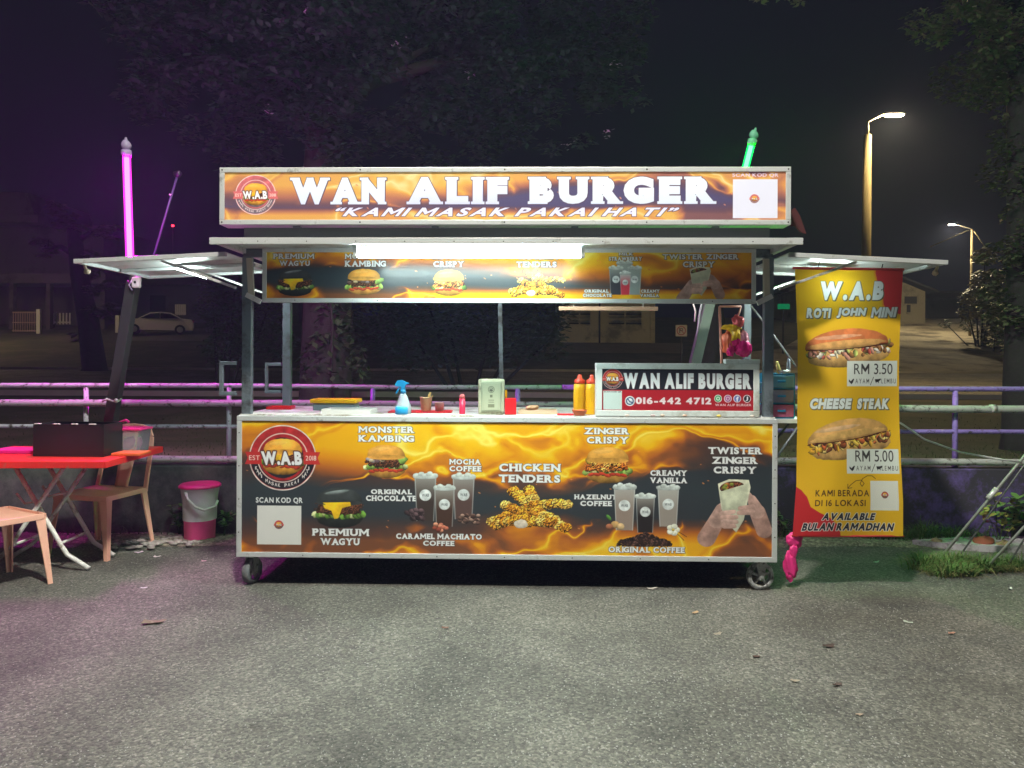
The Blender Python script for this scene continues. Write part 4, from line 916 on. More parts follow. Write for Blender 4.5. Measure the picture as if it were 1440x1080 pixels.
# ------------------------------------------------------------------ coloured light sticks
def glow_fringe(nm, c, st):  # clear shell that glows, paints the tube's coloured fringe of light
    q = N(nm); t_ = q.n('ShaderNodeBsdfTransparent'); e_ = q.n('ShaderNodeEmission'); e_.inputs['Color'].default_value = (*c, 1); e_.inputs['Strength'].default_value = st
    a_ = q.n('ShaderNodeAddShader'); q.l(t_.outputs[0], a_.inputs[0]); q.l(e_.outputs[0], a_.inputs[1]); q.l(a_.outputs[0], q.o.inputs['Surface']); return q.m
GLOW_FRINGE = {'pink': glow_fringe('pink sleeve', (1.0, .05, .78), .75), 'green': glow_fringe('green sleeve', (.01, 1.0, .25), .60)}
def lightstick(top, bot, dpt, m, mcap, lab, name, cap=True, r=.014):
    b = W(*bot, dpt); e = empty(name, b, 0, lab, 'tube light'); T = W(*top, dpt) - b; z = T.normalized()
    if m:
        obj('glow_tube', tube(B(), [Vector((0, 0, 0)), T], r * .62, 12), m, e)
        obj('glow_fringe', tube(B(), [Vector((0, 0, 0)), T], r * 1.12, 16), GLOW_FRINGE[name_ if (name_ := lab.split()[1]) in GLOW_FRINGE else 'pink'], e)
    if cap:
        bm = B(); tube(bm, [T + z * .004, T + z * .02, T + z * .03, T + z * .055], [.028, .034, .038, .036], 14); obj('tube_cap', bm, mcap, e)
        bm = B(); blob(bm, T + z * .092, .041, 4, .12, 2, (.9, .9, 1)); tube(bm, [T + z * .115, T + z * .15], [.014, .008], 8); obj('bag_tie', bm, mcap, e)
    return e
M_PCAP = mat('tinted wrap', (.55, .45, .7), rough=.15, trans=.4); M_GCAP = mat('green wrap', (.22, .7, .42), rough=.15, trans=.4)
PD = 5.45
PK = lightstick((178, 222), (183, 372), PD, M_PINK, M_PCAP, 'glowing pink tube light tied to the top of the slanted pole', 'light_stick', r=.026)
GL = lightstick((1056, 206), (1040, 268), 5.78, M_GREEN, M_GCAP, 'glowing green tube light rising behind the right end of the roof sign', 'light_stick', r=.026)
# the slanted pole that carries the pink light
p0, p1 = W(148, 640, PD + .12), W(188, 396, PD)
SP = empty('slanted_pole', p0, 0, 'dark square pole leaning against the fence below the pink light', 'pole')
obj('pole_shaft', beam(B(), (0, 0, 0), p1 - p0, .075, .075, bev=.004), mat('purple grey steel', (.035, .032, .04), rough=.55, metal=.2, dirt=(.04, .04, .04), dirt_amt=.3), SP)
obj('pole_top', box(B(), (-.02, -.02, 0), (.02, .02, .16)), M_DARK, SP, loc=p1 - p0)
bx = W(192, 397, PD - .05) - p0; obj('switch_box', box(B(), bx - Vector((.028, .02, .04)), bx + Vector((.028, .02, .04)), .01), mat('white switch box', (.6, .5, .6), rough=.4), SP)
obj('switch_knob', lathe(B(), [(.008, -.026), (.008, -.02)], 10, bx, axis='y'), M_BLACKPL, SP)
bm = B(); tube(bm, [bx + Vector((-.03, 0, .02)), bx + Vector((-.055, 0, -.02)), bx + Vector((-.03, 0, -.06))], .006, 6); obj('wire_loop', bm, M_PCAP, SP)
cc = W(157, 563, PD + .0) - p0; bm = B(); tube(bm, [cc + Vector((.06 * cos(t_), .06 * sin(t_), .01 * sin(3 * t_))) for t_ in [k * pi / 6 for k in range(13)]], .006, 6); blob(bm, cc + Vector((.06, -.05, 0)), .016, 2); obj('wire_tie', bm, M_STRUT, SP)
# unlit stick
p0, p1 = W(212, 352, 7.2), W(250, 245, 7.2); US = empty('unlit_stick', p0, 0, 'thin unlit violet rod leaning left of the roof sign', 'rod')
obj('rod_shaft', tube(B(), [Vector((0, 0, -.15)), p1 - p0], .011, 8), mat('violet rod', (.07, .08, .14), rough=.4), US); obj('rod_collar', tube(B(), [(p1 - p0) * .72, (p1 - p0) * .74], .016, 8), M_WPL, US)
bm = B(); blob(bm, p1 - p0, .04, 7, .2, 2, (1, 1, .9)); obj('rod_knob', bm, mat('dark wrap', (.02, .02, .03), rough=.3), US)

# ------------------------------------------------------------------ asphalt yard
def asphalt_mat(name, a, b, c, fine=260.0, patch=True):
    q = N(name); p = q.n('ShaderNodeBsdfPrincipled'); q.l(p.outputs[0], q.o.inputs['Surface'])
    tc = q.n('ShaderNodeTexCoord'); src = tc.outputs['Object']
    v1 = q.n('ShaderNodeTexVoronoi', Scale=fine * .42); v1.feature = 'F1'; q.l(src, v1.inputs['Vector'])
    n1 = q.n('ShaderNodeTexNoise', Scale=fine * .35, Detail=5.0, Roughness=0.75); q.l(src, n1.inputs['Vector'])
    r1 = q.n('ShaderNodeValToRGB'); cr = r1.color_ramp; cr.elements[0].position = .30; cr.elements[0].color = (*a, 1); cr.elements[1].position = .72; cr.elements[1].color = (*c, 1)
    e = cr.elements.new(.52); e.color = (*b, 1); q.l(n1.outputs['Fac'], r1.inputs['Fac'])
    # per stone tint
    hs = q.n('ShaderNodeSeparateColor'); q.l(v1.outputs['Color'], hs.inputs[0])
    r2 = q.n('ShaderNodeValToRGB'); c2 = r2.color_ramp; c2.elements[0].position = .05; c2.elements[0].color = (.50, .50, .50, 1); c2.elements[1].position = .95; c2.elements[1].color = (1.5, 1.48, 1.42, 1); ex_ = c2.elements.new(.90); ex_.color = (1.45, 1.42, 1.36, 1); c2.elements[-1].color = (2.0, 1.97, 1.88, 1); q.l(hs.outputs[0], r2.inputs['Fac'])
    m = q.n('ShaderNodeMix', data_type='RGBA', blend_type='MULTIPLY'); m.inputs['Factor'].default_value = .75; q.l(r1.outputs[0], m.inputs['A']); q.l(r2.outputs[0], m.inputs['B'])
    n2 = q.n('ShaderNodeTexNoise', Scale=1.1, Detail=5.0, Roughness=0.6); q.l(src, n2.inputs['Vector'])
    r3 = q.n('ShaderNodeValToRGB'); c3 = r3.color_ramp; c3.elements[0].position = .32; c3.elements[0].color = (.50, .49, .48, 1); c3.elements[1].position = .68; c3.elements[1].color = (1.28, 1.26, 1.22, 1); q.l(n2.outputs['Fac'], r3.inputs['Fac'])
    m2 = q.n('ShaderNodeMix', data_type='RGBA', blend_type='MULTIPLY'); m2.inputs['Factor'].default_value = 1; q.l(m.outputs['Result'], m2.inputs['A']); q.l(r3.outputs[0], m2.inputs['B'])
    n3 = q.n('ShaderNodeTexNoise', Scale=3.4, Detail=7.0, Roughness=0.75); q.l(src, n3.inputs['Vector'])
    r4 = q.n('ShaderNodeValToRGB'); c4 = r4.color_ramp; c4.elements[0].position = .60; c4.elements[0].color = (1, 1, 1, 1); c4.elements[1].position = .70; c4.elements[1].color = (.50, .48, .46, 1); q.l(n3.outputs['Fac'], r4.inputs['Fac'])
    m3 = q.n('ShaderNodeMix', data_type='RGBA', blend_type='MULTIPLY'); m3.inputs['Factor'].default_value = .8; q.l(m2.outputs['Result'], m3.inputs['A']); q.l(r4.outputs[0], m3.inputs['B'])
    q.l(m3.outputs['Result'], p.inputs['Base Color']); p.inputs['Roughness'].default_value = .78
    ad = q.n('ShaderNodeMath', operation='MULTIPLY_ADD'); q.l(v1.outputs['Distance'], ad.inputs[0]); ad.inputs[1].default_value = -.9; q.l(n1.outputs['Fac'], ad.inputs[2])
    bp = q.n('ShaderNodeBump', Strength=.9, Distance=.006); q.l(ad.outputs[0], bp.inputs['Height']); q.l(bp.outputs[0], p.inputs['Normal'])
    return q.m
M_ASPH = asphalt_mat('yard asphalt', (.054, .053, .050), (.122, .121, .110), (.215, .212, .195), fine=210)
M_ROAD = asphalt_mat('road asphalt', (.10, .09, .08), (.14, .13, .12), (.19, .18, .16), fine=60)
M_GRAV = asphalt_mat('gutter grit', (.10, .085, .07), (.24, .21, .17), (.46, .43, .38), fine=120)
M_APRON = mat('worn concrete apron', (.46, .46, .46), rough=.8, var=.2, scale=8, bump=.4, dirt=(.2, .19, .17), dirt_amt=.5, dirt_scale=12)
bm = B(); g = []
xs = [-60, -30, -12] + [-9 + .5 * i for i in range(37)] + [12, 30, 60]; ys = [-30, -14, -8] + [-5 + .35 * i for i in range(19)]
rr = random.Random(3)
for y in ys:
    g.append([bm.verts.new((x, min(y, 1.30), .008 * sin(x * 1.3 + y) * sin(y * 1.7 + .6 * x) * (abs(x) < 9) * (y < -.2))) for x in xs])
for a, b in zip(g, g[1:]):
    for i in range(len(xs) - 1): bm.faces.new((a[i], a[i + 1], b[i + 1], b[i])).smooth = True
tag(obj('asphalt_yard', bm, M_ASPH), kind='structure')
# loose grit
def grit(name, n, sampler, size, m, label=None):
    V = np.zeros((n * 5, 3)); Fc = []
    for i in range(n):
        x, y, z = sampler(); s = size * rr.uniform(.4, 1.3); a0 = rr.uniform(0, 6.28)
        for k in range(4): V[i * 5 + k] = (x + s * cos(a0 + k * 1.57) * rr.uniform(.6, 1.2), y + s * sin(a0 + k * 1.57) * rr.uniform(.6, 1.2), z - .0005)
        V[i * 5 + 4] = (x + rr.uniform(-.4, .4) * s, y + rr.uniform(-.4, .4) * s, z + s * rr.uniform(.4, .9))
        b = i * 5; Fc += [(b, b + 1, b + 4), (b + 1, b + 2, b + 4), (b + 2, b + 3, b + 4), (b + 3, b, b + 4)]
    o = obj(name, (V, Fc), m); tag(o, label, None, None, 'stuff'); return o
def yz(x, y): return .008 * sin(x * 1.3 + y) * sin(y * 1.7 + .6 * x) * (abs(x) < 9) * (y < -.2)
def samp():
    d = 2.3 + 3.2 * rr.random() ** 1.2; x = rr.uniform(-.75, .75) * d; y = CAM_Y + d; return x, y, yz(x, y)
grit('loose_grit', 11000, samp, .0042, mat('grit stone', (.27, .265, .25), rough=.8, var=.5, scale=40), 'small loose stones scattered over the asphalt yard')
# gutter strip of grit, low wall, concrete apron
bm = B(); g = []
for j, y in enumerate((1.02, 1.12, 1.22, 1.30, 1.38)):
    g.append([bm.verts.new((x, y + .05 * sin(x * 3.1) * (j == 0), .004 + (.015 + .012 * sin(x * 5 + j)) * (j in (1, 2, 3)))) for x in [-30 + .25 * i for i in range(240)]])
for a, b in zip(g, g[1:]):
    for i in range(239): bm.faces.new((a[i], a[i + 1], b[i + 1], b[i])).smooth = True
tag(obj('gutter', bm, M_GRAV), kind='structure')
def gsamp(): x = rr.uniform(-4.5, 4.6); return x, rr.uniform(1.02, 1.36), .012
grit('gutter_stones', 1500, gsamp, .012, mat('gutter stone', (.30, .27, .22), rough=.85, var=.6, scale=30), 'grit and pebbles lying along the foot of the low wall')
bm = B(); pts = [(3.25, .98), (3.5, .93), (4.4, .90), (8, .86), (8, 1.2), (4.2, 1.25), (3.4, 1.2), (3.0, 1.1)]
prism(bm, pts, .0, .045, 'xy'); tag(obj('concrete_apron', bm, M_APRON), kind='structure')
# the low wall
def wallmat():
    q = N('painted low wall'); p = q.n('ShaderNodeBsdfPrincipled'); q.l(p.outputs[0], q.o.inputs['Surface'])
    tc = q.n('ShaderNodeTexCoord'); sp = q.n('ShaderNodeSeparateXYZ'); q.l(tc.outputs['Object'], sp.inputs[0])
    n = q.n('ShaderNodeTexNoise', Scale=3.5, Detail=8.0, Roughness=.75); q.l(tc.outputs['Object'], n.inputs['Vector'])
    r = q.n('ShaderNodeValToRGB'); r.color_ramp.elements[0].position = .4; r.color_ramp.elements[0].color = (.045, .05, .048, 1); r.color_ramp.elements[1].position = .72; r.color_ramp.elements[1].color = (.15, .155, .14, 1); q.l(n.outputs['Fac'], r.inputs['Fac'])
    pr_ = q.n('ShaderNodeValToRGB'); pr_.color_ramp.elements[0].position = .47; pr_.color_ramp.elements[0].color = (.05, .045, .06, 1); pr_.color_ramp.elements[1].position = .60; pr_.color_ramp.elements[1].color = (.13, .09, .28, 1); q.l(n.outputs['Fac'], pr_.inputs['Fac'])
    mr = q.n('ShaderNodeMapRange'); mr.inputs['From Min'].default_value = 0.2; mr.inputs['From Max'].default_value = 1.6; q.l(sp.outputs[0], mr.inputs['Value'])
    m = q.n('ShaderNodeMix', data_type='RGBA'); q.l(mr.outputs[0], m.inputs['Factor']); q.l(r.outputs[0], m.inputs['A']); q.l(pr_.outputs[0], m.inputs['B'])
    q.l(m.outputs['Result'], p.inputs['Base Color']); p.inputs['Roughness'].default_value = .8
    bp = q.n('ShaderNodeBump', Strength=.5, Distance=.02); q.l(n.outputs['Fac'], bp.inputs['Height']); q.l(bp.outputs[0], p.inputs['Normal'])
    return q.m
LW = empty('low_wall', (0, 1.37, 0), 0, 'low stained concrete wall under the pipe fence, painted purple on the right', 'wall')
WH_ = W(1300, 657, 5.8).z
bm = B(); g = []
for x in [-30 + .4 * i for i in range(150)]:
    k = .006 * sin(x * 3) + .004 * sin(x * 7)
    g.append([bm.verts.new(p) for p in ((x, .0 + k, -.1), (x, k, WH_ - .02), (x, .015 + k, WH_ + k), (x, .14, WH_ + k), (x, .16, WH_ - .02), (x, .16, -.1))])
for a, b in zip(g, g[1:]):
    for i in range(5): bm.faces.new((a[i], b[i], b[i + 1], a[i + 1]))
obj('wall_body', bm, wallmat(), LW)

# ------------------------------------------------------------------ pipe fence
def pipemat(name, base, chip, amt=.5, sc=16):
    q = N(name); p = q.n('ShaderNodeBsdfPrincipled'); q.l(p.outputs[0], q.o.inputs['Surface'])
    tc = q.n('ShaderNodeTexCoord'); n = q.n('ShaderNodeTexNoise', Scale=sc, Detail=6.0, Roughness=.75); q.l(tc.outputs['Object'], n.inputs['Vector'])
    r = q.n('ShaderNodeValToRGB'); cr = r.color_ramp; cr.interpolation = 'LINEAR'; cr.elements[0].position = .36; cr.elements[0].color = (.06, .045, .035, 1); cr.elements[1].position = .46; cr.elements[1].color = (*base, 1)
    e = cr.elements.new(.60); e.color = (*base, 1); e = cr.elements.new(.66); e.color = (*chip, 1); q.l(n.outputs['Fac'], r.inputs['Fac'])
    q.l(r.outputs[0], p.inputs['Base Color']); p.inputs['Roughness'].default_value = .55
    bp = q.n('ShaderNodeBump', Strength=.4, Distance=.005); q.l(n.outputs['Fac'], bp.inputs['Height']); q.l(bp.outputs[0], p.inputs['Normal']); return q.m
MP1 = pipemat('purple pipe paint', (.27, .20, .56), (.50, .42, .62)); MP2 = pipemat('weathered pipe paint', (.42, .46, .42), (.40, .30, .14))
MP3 = pipemat('lit purple pipe', (.42, .42, .50), (.5, .48, .46))  # left pipes: the same purple paint, paled in colour for the light there
FN = empty('pipe_fence', (0, 1.40, WH_), 0, 'four rail pipe fence in flaking purple and white paint on the low wall', 'fence')
def rail(py, y, r, m, x0=-30, x1=30):
    z = W(720, py, y - CAM_Y).z - WH_
    n = 24; pts = [(x0 + (x1 - x0) * i / n, y - 1.40, z + .004 * sin(i * 2.1)) for i in range(n + 1)]
    obj('rail', tube(B(), pts, r, 10), m, FN); return z
fy = 1.42
ztop = rail(544.0, fy, .021, MP1, 0.4, 30); rail(544.5, fy, .019, MP3, -30, .395)
rail(572, fy - .05, .030, MP2, 1.1, 30); rail(569, fy - .05, .028, pipemat('pink lit pipe', (.36, .33, .38), (.36, .34, .26)), -30, 1.05)  # left length carries the pinkish light in its paint colour
rail(604, fy, .018, MP1, .4, 30); rail(602, fy, .016, MP3, -30, .395)
rail(647, fy - .05, .027, MP2)
for px in (-390, -110, 121, 322, 524, 728, 930, 1137, 1343, 1549, 1755):
    x = W(px, 600, 5.85).x
    obj('post', tube(B(), [(x, fy - 1.40, -.02), (x, fy - 1.40, ztop - .015)], .021 if px > 700 else .019, 10), MP1 if px > 450 else MP3, FN)
bm = B(); 
for px in (1343, 1137): x = W(px, 600, 5.85).x; tube(bm, [(x - .0, -.05, .0), (x, -.07, .01)], .008, 6)
bm.free()
obj('pipe_collar', tube(B(), [(W(1396, 572, 5.8).x - .02, -.03, W(720, 572, 5.8).z - WH_), (W(1396, 572, 5.8).x + .02, -.03, W(720, 572, 5.8).z - WH_ + .001)], .034, 12), MP2, FN)

# ------------------------------------------------------------------ land beyond
PROF = [(6.0, .44), (6.6, .47), (9.5, .30), (12, .42), (15.5, .54), (16, .56), (26, .66), (34, .90), (40, 1.72), (50, 3.07), (65, 5.1), (100, 6.2), (400, 7.0)]
def gz(d):
    for (a, za), (b, zb) in zip(PROF, PROF[1:]):
        if d <= b: return za + (zb - za) * max(0, (d - a)) / (b - a)
    return PROF[-1][1]
DS = sorted(set([p[0] for p in PROF] + [7.2, 8, 8.8, 10.5, 13.5, 17, 18, 20, 22, 24, 28, 30, 32, 36, 38, 42.5, 45, 47.5, 53, 56, 59, 62, 70, 80, 90, 150, 250]))
def hx(x, d): return gz(d) + .10 * sin(x * .35 + d * .2) * max(0, min(1, (d - 34) / 6)) * 0 
def sheet(name, x_of, dz, m, ds=None, label=None, nx=40):
    bm = B(); g = []
    for d in (ds or DS):
        a, b = x_of(d); g.append([bm.verts.new((a + (b - a) * i / nx, CAM_Y + d, gz(d) + dz)) for i in range(nx + 1)])
    for a, b in zip(g, g[1:]):
        for i in range(nx): bm.faces.new((a[i], a[i + 1], b[i + 1], b[i]))
    return tag(obj(name, bm, m), label, kind='structure')
M_GRASSG = mat('grass ground', (.050, .055, .022), rough=.95, var=.5, scale=1.5, dirt=(.10, .08, .05), dirt_amt=.45, dirt_scale=.6, bump=.4, bscale=18)
sheet('grass_land', lambda d: (-160 if d < 200 else -600, 160 if d < 200 else 600), 0, M_GRASSG)
sheet('road', lambda d: (-150, 150), .012, M_ROAD, [d for d in DS if 16 <= d <= 32])
bm = B()
for d0, k in ((16, 0), (32, 1)):
    z = gz(d0); box(bm, (-150, CAM_Y + d0 - .1, z - .1), (150, CAM_Y + d0 + .1, z + .11))
tag(obj('road_kerb', bm, mat('kerb concrete', (.34, .32, .28), rough=.85, var=.2, scale=3)), kind='structure')
def xs_(d):   # side road climbing on the right
    a = W(1262 + (d - 34) * 1.0 if d < 50 else 1278, 500, d).x - (7 if d > 40 else 9); b = W(1425 if d < 44 else 1410 - (d - 44) * 2.4, 500, d).x
    return a, b
M_CONC = mat('side road surface', (.42, .36, .26), rough=.85, var=.3, scale=.5, dirt=(.12, .10, .07), dirt_amt=.5, dirt_scale=.35)
sheet('side_road', xs_, .02, M_CONC, [d for d in DS if 34 <= d <= 70])
sheet('verge_path', lambda d: (W(760, 500, d).x, W(960, 500, d).x), .016, mat('bare earth', (.19, .16, .11), rough=.95, var=.4, scale=.8), [40, 42.5, 45])
sheet('house_path', lambda d: (W(180, 500, d).x, W(300, 500, d).x), .014, mat('pale drive', (.15, .14, .12), rough=.9, var=.3, scale=.6), [45, 47.5, 50, 53])

# ------------------------------------------------------------------ grass blades and weeds
def blades(name, n, sampler, h, m, lean=.5, wd=.004, label=None, parent=None, clump=None):
    V = []; Fc = []
    for i in range(n):
        q = sampler(); x, y, z = q[:3]; hh = h * rr.uniform(.35, 1.25) * (q[3] if len(q) > 3 else 1); a = q[4] if len(q) > 4 else rr.uniform(0, 6.28); L = lean * rr.uniform(.3, 1.3); wa = a + 1.57
        dx, dy = cos(a), sin(a); wx, wy = cos(wa) * wd, sin(wa) * wd; b = len(V)
        for u, k in ((0, 1), (.35, .95), (.7, .7)):
            f = hh * L * u * u; zz_ = z + hh * (u - .35 * L * u * u); V += [(x - wx * k + dx * f, y - wy * k + dy * f, zz_), (x + wx * k + dx * f, y + wy * k + dy * f, zz_)]
        V.append((x + dx * hh * L, y + dy * hh * L, z + hh * max(.12, 1 - .55 * L)))
        Fc += [(b, b + 1, b + 3, b + 2), (b + 2, b + 3, b + 5, b + 4), (b + 4, b + 5, b + 6)]
    return tag(obj(name, (V, Fc), m, parent), label, kind='stuff')
def clumped(cl, sp):
    def f():
        c = rr.choice(cl); ox, oy = rr.gauss(0, sp * c[2]), rr.gauss(0, sp * c[2] * .6); return c[0] + ox, c[1] + oy, 0, c[2], math.atan2(oy, ox) + rr.uniform(-.7, .7)
    return f
M_GR1 = mat('grass blade', (.085, .16, .035), rough=.6, var=.5, scale=5); M_GR2 = mat('dry grass blade', (.22, .19, .07), rough=.7, var=.4, scale=5); M_GRD = mat('dark grass blade', (.04, .06, .02), rough=.7, var=.5)
tc_ = []
for k in range(17):
    px_ = 1282 + 158 * (k + rr.random()) / 17; py_ = 812 - 20 * rr.random() - 8 * (px_ < 1300); dd_ = 1.384 * F / (py_ - HY - 3); p_ = W(px_, py_, dd_); tc_.append((p_.x, p_.y, rr.uniform(.5, 1.25)))
blades('grass_tuft', 2300, clumped(tc_, .032), .115, M_GR1, 1.0, .0026, 'green grass tuft growing out of the asphalt at the guy wires')
blades('dry_grass', 1100, clumped(tc_, .042), .10, M_GR2, 1.5, .0024, 'dry yellow stalks in the grass tuft at the guy wires')
def wall_s():
    while True:
        x = rr.uniform(1.7, 6.0)
        if rr.random() < .45 + .55 * sin(x * 4.2 + .7): break
    return x, 1.33 - abs(rr.gauss(0, .05)), .01, .55 + .6 * abs(sin(x * 5.3)) * abs(sin(x * 11 + 1))
blades('wall_grass', 2200, wall_s, .17, M_GR1, .9, .0034, 'green grass growing along the foot of the purple wall')
blades('wall_weeds', 260, lambda: (rr.uniform(-4.6, 1.7), 1.33 - abs(rr.gauss(0, .04)), .01), .09, M_GRD, 1, .004, 'sparse dark weeds along the foot of the left wall')
blades('verge_grass', 9000, lambda: (rr.uniform(-9, 9), rr.uniform(1.75, 7), 0) if False else (lambda x, d: (x, CAM_Y + d, gz(d) - .01))(rr.uniform(-9, 9), 6.3 + 6 * rr.random() ** 1.3), .055, M_GRD, .9, .004, 'dark rough grass beyond the pipe fence')

def leaf(V, Fc, p, dirv, up, L, Wd):
    b = len(V); s = dirv.cross(up); s = s.normalized() if s.length > 1e-4 else Vector((1, 0, 0))
    V += [p, p + dirv * L * .35 + s * Wd / 2 - up * L * .02, p + dirv * L * .75 + s * Wd * .38 - up * L * .1, p + dirv * L - up * L * .22, p + dirv * L * .75 - s * Wd * .38 - up * L * .1, p + dirv * L * .35 - s * Wd / 2 - up * L * .02, p + dirv * L * .5 - up * L * .12 + up * L * .06]
    Fc += [(b, b + 1, b + 6), (b + 1, b + 2, b + 6), (b + 2, b + 3, b + 6), (b + 3, b + 4, b + 6), (b + 4, b + 5, b + 6), (b + 5, b, b + 6)]
def plant(name, at, n, spread, h, L, m, label, seed):
    e = empty(name, at, 0, label, 'plant'); r = random.Random(seed); bm = B(); V = []; Fc = []
    for k in range(n):
        a = r.uniform(0, 6.28); tip = Vector((cos(a) * spread * r.uniform(.3, 1), sin(a) * spread * .5 * r.uniform(.3, 1), h * r.uniform(.5, 1)))
        mid = tip * .5 + Vector((0, 0, h * .12)); tube(bm, [(0, 0, 0), mid, tip], [.004, .003, .0015], 5)
        for t_ in (.35, .55, .75, .9, 1):
            for s in range(2):
                p = (mid * (t_ / .5) if t_ < .5 else mid + (tip - mid) * (t_ - .5) * 2); dd = Vector((r.uniform(-1, 1), r.uniform(-1, .5), r.uniform(-.2, .7))).normalized(); leaf(V, Fc, p, dd, Vector((0, 0, 1)), L * r.uniform(.6, 1.1), L * .5)
    obj('stem', bm, M_GRD, e); obj('foliage', (V, Fc), m, e)
    return e
M_LEAF = mat('weed leaf', (.10, .20, .05), rough=.45, var=.5, scale=8); M_LEAFY = mat('yellowing leaf', (.22, .22, .05), rough=.5, var=.5, scale=8)
plant('leafy_weed', (W(1415, 745, 5.65).x, W(0, 0, 5.6).y, 0), 9, .30, .52, .11, M_LEAF, 'large green leafy weed at the purple wall by the right edge', 1)
plant('leafy_weed', (W(1398, 745, 5.6).x, W(0, 0, 5.55).y, 0), 5, .22, .40, .09, M_LEAFY, 'yellowish weed left of the large leafy weed at the purple wall', 2)
plant('leafy_weed', (W(252, 748, 5.72).x, W(0, 0, 5.72).y, 0), 5, .12, .30, .065, M_LEAF, 'small weed at the wall left of the pink water bucket', 3)
plant('leafy_weed', (W(315, 748, 5.72).x, W(0, 0, 5.72).y, 0), 5, .12, .30, .065, M_LEAF, 'small weed at the wall between the pink bucket and the cart', 4)
plant('leafy_weed', (W(1103, 735, 5.7).x, W(0, 0, 5.7).y, 0), 4, .10, .2, .06, M_LEAF, 'small weed at the wall between the cart and the yellow banner', 5)
# brick piece, stones, leaves, litter
bm = B(); blob(bm, (0, 0, .035), .065, 5, .12, 2, (1.2, .8, .62)); o = obj('brick_piece', bm, mat('broken brick', (.42, .13, .07), rough=.85, var=.3, bump=.5), None, loc=W(1384, 742, 5.45)); o.location.z = .02; tag(o, 'rounded piece of orange red brick lying by the purple wall', 'brick')
for px, py, d, c, s, lb in ((1411, 745, 5.4, (.40, .30, .16), .04, 'tan stone right of the orange brick piece'), (1316, 744, 5.5, (.30, .2, .12), .035, 'brown stone in the grass right of the yellow banner')):
    bm = B(); blob(bm, (0, 0, 0), s, px, .2, 2, (1.2, .8, .8)); o = obj('stone', bm, mat('stone %d' % px, c, rough=.9, var=.3, bump=.5), None, loc=W(px, py, d)); o.location.z = .04; tag(o, lb, 'stone')
LF = [(216, 877, (128, 100, 78), .075, 'large curled brown leaf on the asphalt front left of the cart'), (627, 886, (140, 84, 58), .026, 'small orange leaf on the asphalt in front of the cart middle'),
      (1010, 892, (160, 142, 116), .035, 'pale leaf on the asphalt in front of the right cart wheel'), (1063, 924, (98, 66, 50), .03, 'dark reddish leaf on the asphalt, right of centre'),
      (1178, 963, (84, 62, 50), .035, 'dark brown leaf on the asphalt at lower right'), (977, 863, (200, 150, 80), .03, 'tiny yellow leaf on the asphalt right of the cart middle'),
      (917, 829, (206, 196, 180), .045, 'crumpled whitish leaf at the edge of the cart shadow'), (1276, 788, (150, 120, 110), .06, 'flat brown leaf left of the grass tuft'),
      (1208, 1006, (160, 128, 96), .025, 'tan leaf near the bottom right of the asphalt'), (202, 828, (214, 206, 214), .03, 'scrap of white paper on the asphalt between table and cart'),
      (195, 778, (226, 180, 220), .04, 'pinkish paper scrap by the rear chair leg'), (221, 784, (216, 190, 200), .035, 'little paper scrap right of the rear chair'),
      (287, 790, (206, 150, 160), .03, 'little pale scrap left of the cart wheel'), (1118, 958, (160, 140, 110), .03, 'small tan leaf, lower right of the cart wheel'), (1164, 909, (80, 56, 44), .05, 'narrow dark leaf right of the cart wheel on the asphalt'),
      (1232, 792, (150, 200, 160), .04, 'light scrap on the green lit asphalt'), (1278, 877, (176, 190, 170), .03, 'pale scrap at the right of the asphalt'), (1420, 829, (206, 206, 200), .03, 'white scrap under the grass tuft at the right edge'), (1339, 892, (190, 120, 80), .03, 'small orange scrap at far right of the asphalt')]
for k, (px, py, c, s, lb) in enumerate(LF):
    d = 1.384 * F / (py - HY - (px - HX) * sin(ROLL)); p = W(px, py, d); bm = B(); r = random.Random(k); n = 11; s *= .8
    ring = [bm.verts.new((s * cos(a) * r.uniform(.6, 1.15), s * .5 * sin(a) * r.uniform(.4, 1.25), .004 + r.uniform(.0, .35) * s * abs(cos(a)))) for a in [2 * pi * i / n for i in range(n)]]
    s *= .8; c0 = bm.verts.new((0, 0, .003))
    for i in range(n): bm.faces.new((c0, ring[i], ring[(i + 1) % n]))
    o = obj('fallen_leaf' if 'leaf' in lb else 'paper_scrap', bm, mat('litter %d' % k, tuple(.6 * x + .4 * sum(lin(*c)) / 3 for x in lin(*c)), rough=.8, var=.2)); o.location = (p.x, p.y, yz(p.x, p.y) + .002); o.rotation_euler = (0, 0, r.uniform(-.6, .6)); md = o.modifiers.new('thick', 'SOLIDIFY'); md.thickness = .001; tag(o, lb, 'leaf' if 'leaf' in lb else 'paper scrap')
bm = B(); r = random.Random(5)
for k in range(60): blob(bm, (r.gauss(0, .16), r.gauss(0, .06), .02), .03, k, .3, 1, (1.2, .8, .4))
o = obj('litter_heap', bm, mat('pink lit litter', (.30, .26, .25), rough=.8, var=.5), None, loc=W(205, 756, 5.45)); o.location.z = 0; tag(o, 'flattened heap of leaves and wrappers by the wall behind the chairs', 'litter', kind='stuff')

